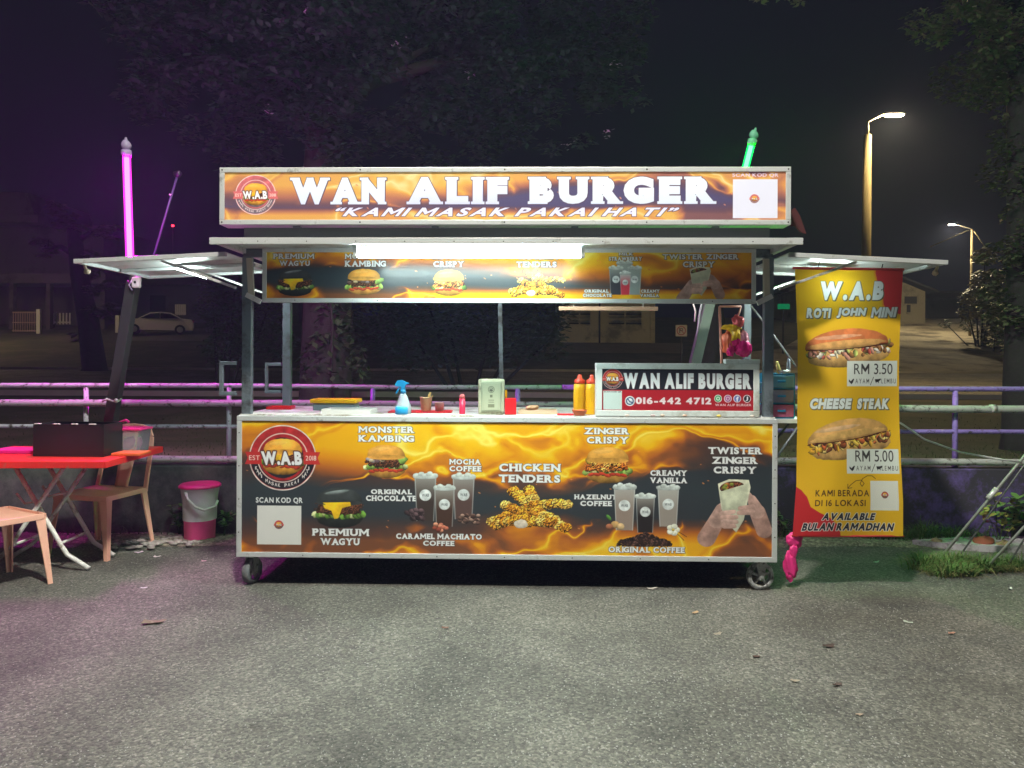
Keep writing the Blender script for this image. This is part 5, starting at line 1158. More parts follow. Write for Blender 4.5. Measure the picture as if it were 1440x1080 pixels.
# ------------------------------------------------------------------ guy wires at the right
for k, (a, da, b, db, r, lb) in enumerate((((1317, 781), 5.15, (1470, 606), 5.0, .010, 'thick pale guy rod rising from the left end of the grass tuft'), ((1341, 784), 5.1, (1470, 612), 5.3, .006, 'thin dark guy wire just right of the thick pale rod'),
                     ((1379, 800), 4.88, (1500, 676), 4.7, .009, 'pale guy rod rising from the middle of the grass tuft'), ((1411, 800), 4.9, (1500, 660), 5.0, .006, 'thin guy wire nearest the right edge above the grass tuft'))):
    A0 = W(*a, da); A0.z = 0; B0 = W(*b, db); e = empty('guy_wire', A0, 0, lb, 'guy wire', None)
    obj('wire', tube(B(), [Vector((0, 0, -.02)), B0 - A0, (B0 - A0) * 3], r, 7), mat('galvanised wire %d' % k, (.42, .42, .40) if k % 2 == 0 else (.12, .12, .12), rough=.5, metal=.4), e)
    if k == 0:
        m_ = (B0 - A0) * .52; bm = B(); tube(bm, [m_ - Vector((.03, 0, .035)), m_ + Vector((.03, 0, .035))], .018, 8); obj('clamp', bm, M_STRUT, e)
bm = B(); pts = [W(1240, 583, 5.1), W(1268, 596, 5.1), W(1300, 618, 5.1), W(1350, 636, 5.08), (W(1400, 645, 5.05)), W(1437, 650, 5.03)]
o = obj('slack_cable', tube(B(), [p - pts[0] for p in pts], .007, 7), mat('white cable', (.55, .55, .55), rough=.4), None, loc=pts[0]); tag(o, 'slack white cable sagging from the banner to the guy rods', 'cable')

# ------------------------------------------------------------------ table and chairs
M_TABLE = mat('scuffed red plastic', lin(222, 48, 44), rough=.4, var=.1, scale=6, dirt=lin(190, 90, 80), dirt_amt=.22, dirt_scale=24)
TB = empty('folding_table', (-3.08, .56, 0), radians(1.5), 'red folding table with white tubular crossed legs', 'table')
tz = .735; bm = B(); box(bm, (-.53, -.40, tz - .012), (.53, .40, tz), .005); obj('table_top', bm, M_TABLE, TB)
rim = B()
for a, b in (((-.53, -.405), (.53, -.39)), ((-.53, .39), (.53, .405)), ((-.545, -.40), (-.53, .40)), ((.53, -.40), (.545, .40))): box(rim, (a[0], a[1], tz - .042), (b[0], b[1], tz + .001), .005)
obj('table_rim', rim, M_TABLE, TB)
M_WHT = mat('white tube paint', (.78, .77, .74), rough=.4, dirt=(.3, .24, .18), dirt_amt=.3, dirt_scale=14)
def leg(y, s, off=0):
    pts = [(-s * .19 + .03, y, tz - .02), (s * .12 + .01, y, .22), (s * .15 + .01, y, .165), (s * .20, y, .105), (s * .27, y, .06), (s * .34, y, .015)]
    return tube(B(), pts, .0145, 8)
for y, o_ in ((-.22, .0), (.10, .0)):
    for s in (1, -1): obj('leg', leg(y + s * .015, s), M_WHT, TB)
for s in (1, -1):
    for f, z in ((.14, .17), (-.17, tz - .035)): obj('cross_bar', tube(B(), [(s * f, -.22 + s * .015, z), (s * f, .10 + s * .015, z)], .010, 7), M_WHT, TB)
    obj('leg_brace', tube(B(), [(-.13, -.06 + s * .14, .50), (-.08, -.06 + s * .13, .43), (.04, -.06 + s * .12, .46)], .008, 6), M_WHT, TB)
for x in (.44,):
    for y in (-.22, .10):
        pass
# second pair towards the left end (partly outside the frame)
# things on the table
bp = W(112, 636, 4.96)
BBX = empty('black_box', (W(107, 640, 4.9).x, .50, tz + .001), radians(-2), 'large black open box with notched rim on the red table', 'box')
w2, h2 = .235, .21
bm = B(); box(bm, (-w2, -.11, 0), (w2, .11, .006)); box(bm, (-w2, -.11, .0065), (w2, -.104, h2)); box(bm, (-w2, .104, .0065), (w2, .11, h2)); box(bm, (-w2, -.1035, .0065), (-w2 + .006, .1035, h2)); box(bm, (w2 - .006, -.1035, .0065), (w2, .1035, h2))
obj('box_body', bm, M_BLACKPL, BBX)
obj('rim_clip', box(B(), (-w2 + .01, -.115, h2 + .0005), (-w2 + .05, -.1, h2 + .006)), M_WPL, BBX)
for k in range(3): obj('rim_clip', box(B(), (-.1 + k * .12, -.115, h2 + .0005), (-.06 + k * .12, -.1, h2 + .005)), M_WPL, BBX)
SC = empty('storage_box', (W(182, 640, 5.08).x, .68, tz + .001), radians(-4), 'clear storage tub with a raised pink lid behind the black box', 'storage tub')
bm = B(); n = 4; prism(bm, [(-.075, 0), (.075, 0), (.095, .15), (-.095, .15)], -.075, .075); obj('tub_body', bm, M_CLEAR, SC)
obj('tub_lid', box(B(), (-.105, -.085, .1505), (.105, .085, .165), .005), M_PINKPL, SC)
bm = B(); tube(bm, [(-.10, 0, .166), (-.085, 0, .20), (-.04, 0, .215), (-.02, 0, .2)], .009, 7); obj('lid_handle', bm, M_PINKPL, SC)
bm = B(); blob(bm, (.0, 0, .06), .05, 6, .2, 2, (1, .8, 1)); obj('pink_bag', bm, mat('pink packet', lin(200, 60, 170), rough=.4), SC)
obj('label_card', box(B(), (-.06, -.083, .085), (-.02, -.081, .125)), M_WPL, SC)
o = obj('orange_tray', box(B(), (-.09, -.08, 0), (.1, .08, .02), .006), mat('orange tray', lin(206, 96, 50), rough=.4)); o.location = (W(186, 640, 4.95).x, .50, tz + .001); tag(o, 'flat orange tray on the table right of the black box', 'tray')
o = obj('pink_mat', box(B(), (-.2, -.1, 0), (.17, .1, .022), .004), mat('magenta pad', lin(220, 40, 140), rough=.4)); o.location = (W(24, 640, 4.95).x, .62, tz + .001); tag(o, 'bright magenta pad on the left of the red table', 'pad')

M_CHAIR = mat('tan plastic', lin(238, 182, 158), rough=.34, var=.05, scale=5)
def make_chair(label, loc, rz):
    c = empty('plastic_chair', loc, rz, label, 'chair', 'tan plastic chairs at the red table')
    # local: faces -y
    sh, hw, hd = .43, .21, .20
    bm = B(); n = 10; g = []
    for j in range(n + 1):
        g.append([bm.verts.new((-hw + 2 * hw * i / n, -hd + 2 * hd * j / n, sh - .016 * (1 - ((i / n - .5) * 2) ** 2) * (1 - ((j / n - .5) * 2) ** 4) - (.012 if j == 0 else 0))) for i in range(n + 1)])
    for a, b in zip(g, g[1:]):
        for i in range(n): bm.faces.new((a[i], a[i + 1], b[i + 1], b[i])).smooth = True
    st = obj('seat', bm, M_CHAIR, c); md = st.modifiers.new('t', 'SOLIDIFY'); md.thickness = .006; md.offset = -1
    bm = B()
    for a, b in (((-hw - .006, -hd - .006), (hw + .006, -hd + .004)), ((-hw - .006, hd - .004), (hw + .006, hd + .006)), ((-hw - .006, -hd + .0045), (-hw + .004, hd - .0045)), ((hw - .004, -hd + .0045), (hw + .006, hd - .0045))): box(bm, (a[0], a[1], sh - .034), (b[0], b[1], sh + .002), .005)
    obj('seat_rim', bm, M_CHAIR, c)
    for sx in (-1, 1):
        for sy in (-1, 1):
            bm = B(); rg = []
            for t_ in (0, .12, .5, 1):
                z = (sh - .006) * (1 - t_); wv = .056 - .028 * min(1, t_ * 1.1); ox, oy = sx * (hw + .035 * t_), sy * (hd + (.045 if sy > 0 else .03) * t_)
                # L shaped section
                P = [(0, 0), (-sx * wv, 0), (-sx * wv, -sy * .009), (-sx * .009, -sy * .009), (-sx * .009, -sy * wv), (0, -sy * wv)]
                rg.append([bm.verts.new((ox + a, oy + b, z)) for a, b in P])
            for a, b in zip(rg, rg[1:]):
                for k in range(6): bm.faces.new((a[k], a[(k + 1) % 6], b[(k + 1) % 6], b[k]))
            bm.faces.new(rg[0]); bm.faces.new(rg[-1]); obj('leg', bm, M_CHAIR, c)
    bk = empty('backrest'); bk.parent = c
    def bp(x, z): t_ = (z - sh) / .42; return Vector((x, hd - .005 + .10 * t_ - .05 * (x / .2) ** 2 * t_ * 0 - .045 * (1 - (x / .2) ** 2) * -t_ * .5, z))
    for s in (-1, 1):
        bm = B(); pts = [(s * .205, sh - .01), (s * .20, sh + .12), (s * .20, sh + .26), (s * .185, sh + .36), (s * .15, sh + .41)]
        for (xa, za), (xb, zb) in zip(pts, pts[1:]): beam(bm, bp(xa, za), bp(xb, zb), .034, .014, up=(0, 1, 0), bev=.004)
        obj('stile', bm, M_CHAIR, bk)
    bm = B(); pts = [(-.15, sh + .405), (-.08, sh + .425), (0, sh + .43), (.08, sh + .425), (.15, sh + .405)]
    for (xa, za), (xb, zb) in zip(pts, pts[1:]): beam(bm, bp(xa, za), bp(xb, zb), .02, .05, up=(0, 1, 0) if False else (0, 0, 1), bev=.004)
    obj('top_rail', bm, M_CHAIR, bk)
    bm = B(); g = []
    for j in range(9):
        z = sh - .01 + .41 * j / 8; wv = .055 + .05 * (j / 8) ** 2; g.append([bm.verts.new(bp(-wv + 2 * wv * i / 4, z) + Vector((0, .004 * (1 - (i / 2 - 1) ** 2), 0))) for i in range(5)])
    for a, b in zip(g, g[1:]):
        for i in range(4): bm.faces.new((a[i], a[i + 1], b[i + 1], b[i])).smooth = True
    sp = obj('splat', bm, M_CHAIR, bk); md = sp.modifiers.new('t', 'SOLIDIFY'); md.thickness = .007
    return c
make_chair('tan plastic chair behind the table, its back to the cart', (-2.93, .86, 0), radians(-12))
make_chair('nearest tan plastic chair, cut by the left edge of the photo', (-3.13, .02, 0), radians(150))

# ------------------------------------------------------------------ pink water bucket
WB = empty('water_bucket', (W(281, 750, 5.62).x, W(0, 0, 5.62).y, 0), 0, 'clear and pink water bucket with pink lid and white handle', 'bucket')
bm = B(); lathe(bm, [(.112, .0), (.118, .01), (.122, .155), (.124, .16)], 8); obj('bucket_base', bm, mat('bright pink plastic', (.85, .09, .30), rough=.35), WB, smooth=False)
obj('bucket_body', lathe(B(), [(.121, .1605), (.125, .3), (.138, .40), (.142, .405)], 24, cap=False), mat('frosted plastic', (.9, .86, .9), rough=.3, alpha=.82), WB)
obj('water', lathe(B(), [(.117, .165), (.119, .23)], 24), mat('grey water', (.30, .32, .32), rough=.05), WB)
obj('bucket_lid', lathe(B(), [(.152, .4055), (.154, .415), (.14, .43), (.05, .435)], 24), M_PINKPL, WB)
obj('handle', tube(B(), [(-.05, -.13, .385), (-.03, -.15, .34), (.03, -.155, .28), (.09, -.13, .25), (.128, -.03, .26), (.135, .0, .30)], .009, 8), M_WPL, WB)

# ------------------------------------------------------------------ trees
def leafcloud(n, samp, L, rnd, droop=.4):
    V = np.zeros((n * 4, 3)); 
    for i in range(n):
        p = samp(); a = rnd.uniform(0, 6.28); l = L * rnd.uniform(.6, 1.3); d = Vector((cos(a), sin(a), rnd.uniform(-1, .5) * droop - .2)); d.normalize()
        s = d.cross(Vector((rnd.uniform(-.5, .5), rnd.uniform(-.5, .5), 1))).normalized() * l * .26; q = Vector(p)
        V[i * 4] = q; V[i * 4 + 1] = q + d * l * .5 + s; V[i * 4 + 2] = q + d * l; V[i * 4 + 3] = q + d * l * .5 - s
    Fc = [(4 * i, 4 * i + 1, 4 * i + 2, 4 * i + 3) for i in range(n)]
    return V, Fc
def clumps(cs, rnd, sq=.75, split=0):
    if split:
        cs = [(c[0] + rnd.uniform(-1, 1) * c[3] * .8, c[1] + rnd.uniform(-1, 1) * c[3] * .8, c[2] + rnd.uniform(-1, 1) * c[3] * .7, c[3] * rnd.uniform(.18, .42)) for c in cs for _ in range(split)]
    tot = sum(c[3] ** 2 for c in cs); wts = [c[3] ** 2 / tot for c in cs]
    def f():
        c = rnd.choices(cs, wts)[0]; v = Vector((rnd.gauss(0, 1), rnd.gauss(0, 1), rnd.gauss(0, 1))).normalized() * rnd.uniform(.55, 1.02) ** .6
        return (c[0] + v.x * c[3], c[1] + v.y * c[3], c[2] + v.z * c[3] * sq)
    return f
M_BARK = mat('bark', (.035, .034, .032), rough=.95, var=.5, scale=6, bump=.9, bscale=20)
M_CROWN = mat('dark crown leaf', (.035, .065, .055), rough=.55, var=.55, scale=1.2); M_BUSH = mat('bush leaf', (.055, .085, .04), rough=.55, var=.5, scale=1.5)
def tree(name, base, tr, th, limbs, cs, n, L, label, seed, m=None, lean=(0, 0)):
    rnd = random.Random(seed); e = empty(name, base, 0, label, 'tree'); bm = B()
    top = Vector((lean[0], lean[1], th)); tube(bm, [Vector((0, 0, -.3)), Vector((0, 0, .15)), top * .35 + Vector((.03, .02, 0)), top * .7 + Vector((-.04, 0, 0)), top], [tr * 1.45, tr * 1.15, tr, tr * .85, tr * .6], 14)
    for v in bm.verts: v.co += Vector((rnd.uniform(-1, 1), rnd.uniform(-1, 1), 0)) * tr * .06
    obj('trunk', bm, M_BARK, e)
    for l in limbs:
        bm = B(); a = top * l[0]; b = Vector(l[1]); mid = (a + b) / 2 + Vector((0, 0, .25)); tube(bm, [a, mid, b], [tr * .38, tr * .25, tr * .08], 8)
        for k in range(4):
            q = mid + (b - mid) * rnd.random(); tube(bm, [q, q + Vector((rnd.uniform(-.7, .7), rnd.uniform(-.4, .4), rnd.uniform(-.3, .5)))], [tr * .08, tr * .02], 5)
        obj('limb', bm, M_BARK, e)
    V, Fc = leafcloud(n, clumps(cs, rnd, .75, 11 if n > 5000 else 5), L, rnd); obj('crown', (V, Fc), m or M_CROWN, e); return e
# big tree straight behind the cart
b = W(457, 600, 10.4); b.z = gz(10.4); bx0, by0 = b.x, b.y
def rel(px, py, d, r): p = W(px, py, d); return (p.x - bx0, p.y - by0, p.z - b.z, r)
cs = [rel(*q) for q in ((420, 150, 10, .7), (380, 110, 9.6, 1.2), (300, 60, 9.8, 1.1), (260, 130, 10, .7), (520, 90, 10, 1.3), (610, 60, 10.4, 1.3), (700, 110, 10.5, 1.2), (640, 160, 10.3, .9), (760, 40, 10.8, 1.3), (850, 60, 10.8, .9), (800, 150, 10.6, .7), (430, 30, 9.4, 1.2), (560, 10, 9.6, 1.3), (690, 10, 10, 1.2), (340, 20, 9.2, 1.0), (230, 30, 9.5, .8), (850, 110, 10.6, .6))]
tree('tall_tree', tuple(b), .33, 5.0, [(.8, rel(300, 70, 9.8, 0)[:3]), (.85, rel(620, 60, 10.4, 0)[:3]), (.9, rel(430, 20, 9.6, 0)[:3]), (.95, rel(780, 90, 10.7, 0)[:3]), (.9, rel(520, -60, 10, 0)[:3])], cs, 26000, .12, 'tall dark tree behind the left half of the cart, its crown above the roof sign', 21)
# a few pale blossoms in its crown
bl = bpy.data.objects['tall_tree']; rnd = random.Random(4); M_BLOS = mat('pale blossom', (.62, .50, .66), rough=.6)
for px, py in ((391, 32), (431, 15), (377, 156), (800, 200), (862, 90), (857, 188), (660, 104), (560, 60)):
    p = W(px, py, 9.0) - bl.location; V, Fc = leafcloud(9, lambda: (p.x + rnd.gauss(0, .045), p.y + rnd.gauss(0, .04), p.z + rnd.gauss(0, .03)), .05, rnd, .5); obj('blossom', (V, Fc), M_BLOS, bl)
# creepers on its trunk
def creeper(px, d, z0, z1, r, n, seed, label, cat='creeper', m=None, L=.13, name='creeper', wob=.5):
    rnd = random.Random(seed); x0 = W(px, 500, d).x; y0 = CAM_Y + d; e = empty(name, (x0, y0, gz(d)), 0, label, cat); zb = gz(d)
    def f():
        z = rnd.uniform(z0, z1); rr_ = r * (1 + wob * sin(z * 2.3) + wob * .6 * sin(z * 5.1 + 1)); a = rnd.uniform(0, 6.28); k = rnd.uniform(.75, 1.1); return (rr_ * cos(a) * k, rr_ * sin(a) * k, z - zb)
    V, Fc = leafcloud(n, f, L, rnd, .9); obj('foliage', (V, Fc), m or M_BUSH, e)
    bm = B(); tube(bm, [(.0, -r * .8, 0), (.05, -r * .8, (z1 - zb) * .5), (-.04, -r * .8, z1 - zb)], .02, 6); obj('stem', bm, M_BARK, e); return e
creeper(470, 10.2, 1.1, 3.2, .38, 900, 3, 'leafy creeper climbing the big trunk seen through the cart', wob=.3)
# right tree with a mantle of leaves
d = 8.6; b = W(1447, 600, d); b.z = gz(d); bx0, by0 = b.x, b.y
cs = [rel(*q) for q in ((1450, 60, 8.4, .75), (1400, 20, 8.3, .55), (1350, -5, 8.2, .5), (1395, 75, 8.4, .32), (1440, 150, 8.5, .42), (1428, 215, 8.5, .25), (1455, 250, 8.5, .38), (1435, 300, 8.5, .26), (1455, 350, 8.5, .42), (1415, 352, 8.4, .25), (1440, 420, 8.5, .40), (1415, 440, 8.4, .22), (1460, 470, 8.5, .4), (1080, -12, 8.3, .22), (1120, -30, 8.3, .3), (1480, 0, 8.5, 1.2), (1330, 40, 8.3, .2), (1500, 200, 8.6, .8))]
tree('creeper_tree', tuple(b), .24, 5.6, [(.9, rel(1340, 0, 8.3, 0)[:3]), (.8, rel(1500, 150, 8.6, 0)[:3])], cs, 17000, .075, 'tree wrapped in hanging leaves at the right edge of the photo', 31, m=mat('creeper tree leaf', (.12, .14, .07), rough=.55, var=.6, scale=2))
# bushes behind
def bush(name, px, py, d, cs_, n, L, label, seed, m=None, cat='bush'):
    base = W(px, py, d); base.z = gz(d); rnd = random.Random(seed); e = empty(name, base, 0, label, cat)
    cc = [(W(a, b_, dd).x - base.x, W(a, b_, dd).y - base.y, W(a, b_, dd).z - base.z, r) for a, b_, dd, r in cs_]
    V, Fc = leafcloud(n, clumps(cc, rnd, .9), L, rnd); obj('foliage', (V, Fc), m or M_BUSH, e)
    bm = B()
    for c in cc[:6]: tube(bm, [(c[0] * .3, c[1] * .3, -.1), (c[0], c[1], c[2])], [.06, .02], 5)
    obj('stem', bm, M_BARK, e); return e
bush('dark_bush', 660, 500, 19, [(580, 470, 19, 1.1), (630, 450, 19, 1.3), (690, 455, 19, 1.3), (740, 450, 19, 1.1), (770, 480, 19, .6), (600, 420, 19, 1.2), (680, 405, 19, 1.3), (750, 410, 19, .9), (795, 440, 18.5, .35), (540, 450, 19, 1.0), (520, 410, 19.5, 1.0)], 9000, .20, 'broad dark bush seen through the middle of the cart', 5)
bush('hedge_bush', 312, 515, 17, [(312, 490, 17, .45), (320, 450, 17, .5), (300, 430, 17, .4), (330, 410, 17, .45), (345, 480, 17, .4), (375, 440, 17, .5), (390, 480, 17, .45), (310, 400, 17, .4)], 5000, .13, 'dark leafy bush just left of the cart beyond the fence', 6)
bush('lit_bush', 1378, 450, 44, [(1385, 395, 44, .8), (1372, 420, 44, .8), (1392, 430, 44, .9), (1385, 360, 44, .6), (1400, 400, 44, .8), (1362, 440, 44, .5), (1405, 445, 44, .9), (1390, 470, 44, .7)], 3200, .30, 'yellow lit bush beside the far lamp post on the right', 7, m=mat('lamp lit leaf', (.22, .20, .05), rough=.5, var=.6))  # street lamp's yellow light put into the leaf colour
bush('low_bush', 1395, 492, 41, [(1330, 455, 47, .35), (1360, 457, 46, .4), (1400, 470, 42, .7), (1420, 480, 40, .6)], 1300, .2, 'low verge growth right of the side road', 8)
# left roadside tree
b = W(133, 510, 31); b.z = gz(31); bx0, by0 = b.x, b.y
cs = [rel(*q) for q in ((120, 370, 31, .9), (105, 330, 31, .7), (135, 440, 31, .6), (90, 300, 31, .6), (140, 400, 31, .5), (112, 470, 31, .35), (60, 350, 31, .5), (150, 330, 31, .6))]
tree('roadside_tree', tuple(b), .42, 6.0, [(.8, rel(60, 350, 31, 0)[:3]), (.9, rel(150, 330, 31, 0)[:3])], cs, 2600, .28, 'leaning roadside tree with clinging leaves at the far left', 41, m=mat('dusty leaf', (.12, .11, .07), rough=.6, var=.5), lean=(-.9, 0))

# ------------------------------------------------------------------ street lamps
M_CONCP = mat('concrete pole', (.16, .125, .06), rough=.85, var=.12, scale=3, bump=.2)
M_STL1 = emat('street lamp glow', (1.0, .76, .34), E_STREET); M_STL3 = emat('added left lamp glow', (1.0, .76, .40), 2000); M_STL2 = emat('far lamp glow', (1.0, .84, .52), E_STREET2); M_YARD = emat('added yard lamp glow', (1.0, .98, .86), E_YARD)
def street_lamp(base, hpole, head, rb, rt, glow, gsize, label, arm_from, ext=None, group=None):
    e = empty('street_lamp', base, 0, label, 'street lamp')
    H = Vector(head) - Vector(base)
    lean = ext or (0, 0)
    obj('pole', tube(B(), [(0, 0, -.2), (lean[0], lean[1], hpole)], [rb, rt], 12), M_CONCP, e)
    af = Vector(arm_from); dr = Vector((H.x - af.x, H.y - af.y, 0)); dn = dr.normalized() if dr.length > 0.01 else Vector((1, 0, 0))
    bm = B(); tube(bm, [(lean[0], lean[1], hpole - .3), af, af + Vector((0, 0, .15)), H - dn * gsize[0] * .6 + Vector((0, 0, .03))], [.05, .045, .035, .03], 8); obj('arm', bm, mat('lamp arm', (.14, .13, .12), rough=.5, metal=.4), e)
    a = math.atan2(dn.y, dn.x); M = Matrix.Translation(H) @ Matrix.Rotation(a, 4, 'Z')
    bm = B(); box(bm, (-gsize[0] * .62, -gsize[1] * .6, .012), (gsize[0] * .6, gsize[1] * .6, .09), .03, M); obj('lamp_head', bm, mat('lamp head', (.25, .25, .24), rough=.4), e)
    bm = B(); box(bm, (-gsize[0] / 2, -gsize[1] / 2, -.02), (gsize[0] / 2, gsize[1] / 2, .0115), .01, M); obj('lamp_glass', bm, glow, e)
    return e
d = 22; bs = W(1216, 560, d); bs.z = gz(d); tp = W(1220, 190, d); hd = W(1257, 162, d)
street_lamp(bs, tp.z - bs.z, hd, .16, .11, M_STL1, (.50, .15), 'tall pale concrete street lamp, lit, behind the yellow banner', (tp.x - bs.x, 0, hd.z - bs.z - .35), (tp.x - bs.x, 0))
d = 50; bs = W(1364, 460, d); bs.z = gz(d); tp = W(1367, 323, d); hd = W(1338, 316, d)
street_lamp(bs, tp.z - bs.z, hd, .09, .07, M_STL2, (.34, .2), 'distant lit street lamp at the far right', (tp.x - bs.x, 0, tp.z - bs.z - .1), (tp.x - bs.x, 0))
# unseen lamp added above the camera to light the yard
street_lamp(Vector((2.9, -6.0, 0)), 6.3, Vector((-.3, -3.1, 6.6)), .09, .06, M_YARD, (.50, .26), 'added yard lamp on a tall pole behind the camera, out of view', (0, 0, 6.5))
d = 40; street_lamp(Vector((-33.5, CAM_Y + d, gz(d))), 7.6, Vector((-31.7, CAM_Y + d, gz(d) + 8)), .13, .10, M_STL3, (.50, .15), 'added unseen street lamp beside the left houses, outside the left edge of the photo', (0, 0, 7.7))  # out of view, added to brighten the left houses and car
# wires of the far lamp
for pa, pb, lb in (((1308, 347), (1362, 324), 'straight overhead wire left of the far lamp post'), ((1370, 325), (1411, 357), 'sagging overhead wire right of the far lamp post')):
    A0, B0 = W(*pa, 49), W(*pb, 49); m_ = (A0 + B0) / 2 - Vector((0, 0, .3 if 'sag' in lb else 0)) - Vector((.25 if 'sag' in lb else 0, 0, 0)); o = obj('overhead_wire', tube(B(), [Vector((0, 0, 0)), m_ - A0, B0 - A0], .04, 6), M_CONCP, None, loc=A0); tag(o, lb, 'wire')
# utility pole seen through the cart
d = 5.78; a0, a1 = W(962, 530, d), W(1030, 290, d); base = W(957, 560, d)
UP = empty('slanted_pole', base, 0, 'grey green slanted square pole seen through the cart, carrying the green light', 'pole')
obj('pole_shaft', beam(B(), (0, 0, -.2), a1 - base, .078, .078, bev=.004), mat('green grey pole', (.12, .17, .14), rough=.6, var=.3, scale=6), UP)
obj('wire_side', tube(B(), [W(974, 530, d) - base, W(984, 440, d) - base, W(988, 420, d) - base], .009, 7), mat('stay', (.30, .34, .36), rough=.5), UP)
obj('white_cable', tube(B(), [W(974, 424, d - .06) - base, W(978, 438, d - .06) - base, W(977, 452, d - .06) - base], .007, 6), M_WPL, UP)
d = 12.5; b_ = W(1000, 560, d); b_.z = gz(d)
TR2 = empty('bare_trunk', b_, 0, 'rough dark trunk right of the utility pole seen through the cart', 'tree')
obj('trunk', tube(B(), [(0, 0, -.2), (.0, 0, .8), (.05, 0, 1.6), (-.1, 0, 2.6), (-.1, 0, 3.2)], [.28, .2, .18, .16, .12], 12), M_BARK, TR2)
# no parking sign
d = 30; b_ = W(958, 480, d); b_.z = gz(d)
NP = empty('parking_sign', b_, 0, 'small square no parking sign beside the utility pole', 'road sign'); c = W(958, 465, d) - b_; s = .23
obj('sign_plate', box(B(), (c.x - s, -.01, c.z - s), (c.x + s, .01, c.z + s)), mat('dull sign plate', (.30, .28, .26), rough=.6), NP); obj('sign_post', tube(B(), [(c.x, .04, -.1), (c.x, .04, c.z + s)], .03, 8), M_DARK, NP)
bm = B(); n = 28
for k in range(n):
    a, b2 = 2 * pi * k / n, 2 * pi * (k + 1) / n; v = [bm.verts.new((c.x + r_ * cos(t_), -.014, c.z + r_ * sin(t_))) for r_, t_ in ((.19, a), (.19, b2), (.15, b2), (.15, a))]; bm.faces.new(v)
v = [bm.verts.new((c.x + x, -.016, c.z + z)) for x, z in ((-.12, .14), (-.14, .12), (.12, -.14), (.14, -.12))]; bm.faces.new(v)
obj('red_ring', bm, mat('sign red', (.22, .03, .03), rough=.5), NP)
bm = B(); x0 = c.x - .05
box(bm, (x0 - .03, -.018, c.z - .1), (x0, -.0125, c.z + .1)); box(bm, (x0 + .001, -.018, c.z + .075), (x0 + .08, -.0125, c.z + .1)); box(bm, (x0 + .001, -.018, c.z - .01), (x0 + .08, -.0125, c.z + .015)); box(bm, (x0 + .081, -.018, c.z - .01), (x0 + .105, -.0125, c.z + .1))
obj('letter_p', bm, M_BLACKPL, NP)

# ------------------------------------------------------------------ buildings
def wmat(name, c, **k): return mat(name, c, rough=.85, var=.12, scale=.6, dirt=tuple(x * .45 for x in c), dirt_amt=.35, dirt_scale=.5, **k)
# centre: wall with louvred openings
d = 45; L0, R0 = W(788, 482, d), W(921, 482, d); z0 = gz(d); y0 = CAM_Y + d
CB = empty('block_house', (L0.x, y0, z0), 0, 'low yellowish block building with louvred openings seen through the cart', 'building'); wv = R0.x - L0.x; zz = lambda py: W(850, py, d).z - z0
M_YW = wmat('yellowish render', (.74, .66, .46)); ops = [(W(802, 0, d).x - L0.x, W(832, 0, d).x - L0.x), (W(858, 0, d).x - L0.x, W(904, 0, d).x - L0.x)]
zl, zh = zz(458), zz(432); H_ = zz(420)
bm = B(); box(bm, (0, 0, -.3), (wv, 5, zl)); box(bm, (0, 0, zh), (wv, 5, H_)); xs2 = [0] + [x for o_ in ops for x in o_] + [wv]
for i in range(0, len(xs2), 2): box(bm, (xs2[i], .0, zl + .001), (xs2[i + 1], .25, zh - .001))
box(bm, (.0, .8, zl + .001), (wv, .9, zh - .001)); obj('wall', bm, M_YW, CB)
for i, (a, b2) in enumerate(ops):
    for k in range(4): obj('louvre', box(B(), (a + .002, .02, zl + .1 + k * .28), (b2 - .002, .12, zl + .18 + k * .28)), mat('pale louvre', (.5, .44, .3), rough=.6) if k % 2 else M_DARK, CB)
    obj('mullion', box(B(), ((a + b2) / 2 - .05, -.02, zl), ((a + b2) / 2 + .05, .018, zh)), M_YW, CB)
for x in (W(845, 0, d).x - L0.x,): obj('drain_pipe', box(B(), (x - .05, -.08, -.1), (x + .05, -.003, H_)), M_DARK, CB)
obj('pier', box(B(), (wv - .3, -.12, -.2), (wv - .05, -.003, H_)), M_YW, CB)
obj('roof', box(B(), (-.5, -.6, H_ + .001), (wv + .5, 5.4, H_ + .2), .03), M_DARK, CB)
# right gable house
d = 60; z0 = gz(d); L0, R0 = W(1120, 449, d), W(1301, 449, d)
GH = empty('gable_house', (L0.x, CAM_Y + d, z0), 0, 'cream gabled house behind the yellow banner on the side road', 'house'); wv = R0.x - L0.x; hz = 1.95
he = W(1300, 410, d).z - z0; hr = W(1210, 372, d).z - z0
bm = B(); prism(bm, [(0, -.3), (wv, -.3), (wv, he), (wv / 2, hr), (0, he)], 0, 7); obj('wall', bm, wmat('cream render', (.32, .28, .19)), GH)
for s in (0, 1):
    a = (wv / 2, hr + .05); b2 = ((wv + .8, he - .1) if s else (-.8, he - .1)); bm = B(); prism(bm, [a, b2, (b2[0], b2[1] + .18), (a[0], a[1] + .18)], -.5, 7.5); obj('roof_slope', bm, M_DARK, GH)
for px0, px1, py0, py1 in ((1272, 1289, 417, 427), (1275, 1280, 428, 439)):
    a, b2 = W(px0, py1, d) - Vector((L0.x, 0, z0)), W(px1, py0, d) - Vector((L0.x, 0, z0)); w_ = obj('window', box(B(), (a.x, -.05, a.z), (b2.x, -.003, b2.z)), M_DARK, GH)
    obj('sill', box(B(), (a.x - .05, -.1, a.z - .1), (b2.x + .05, -.004, a.z - .005)), bpy.data.materials['cream render'], w_)
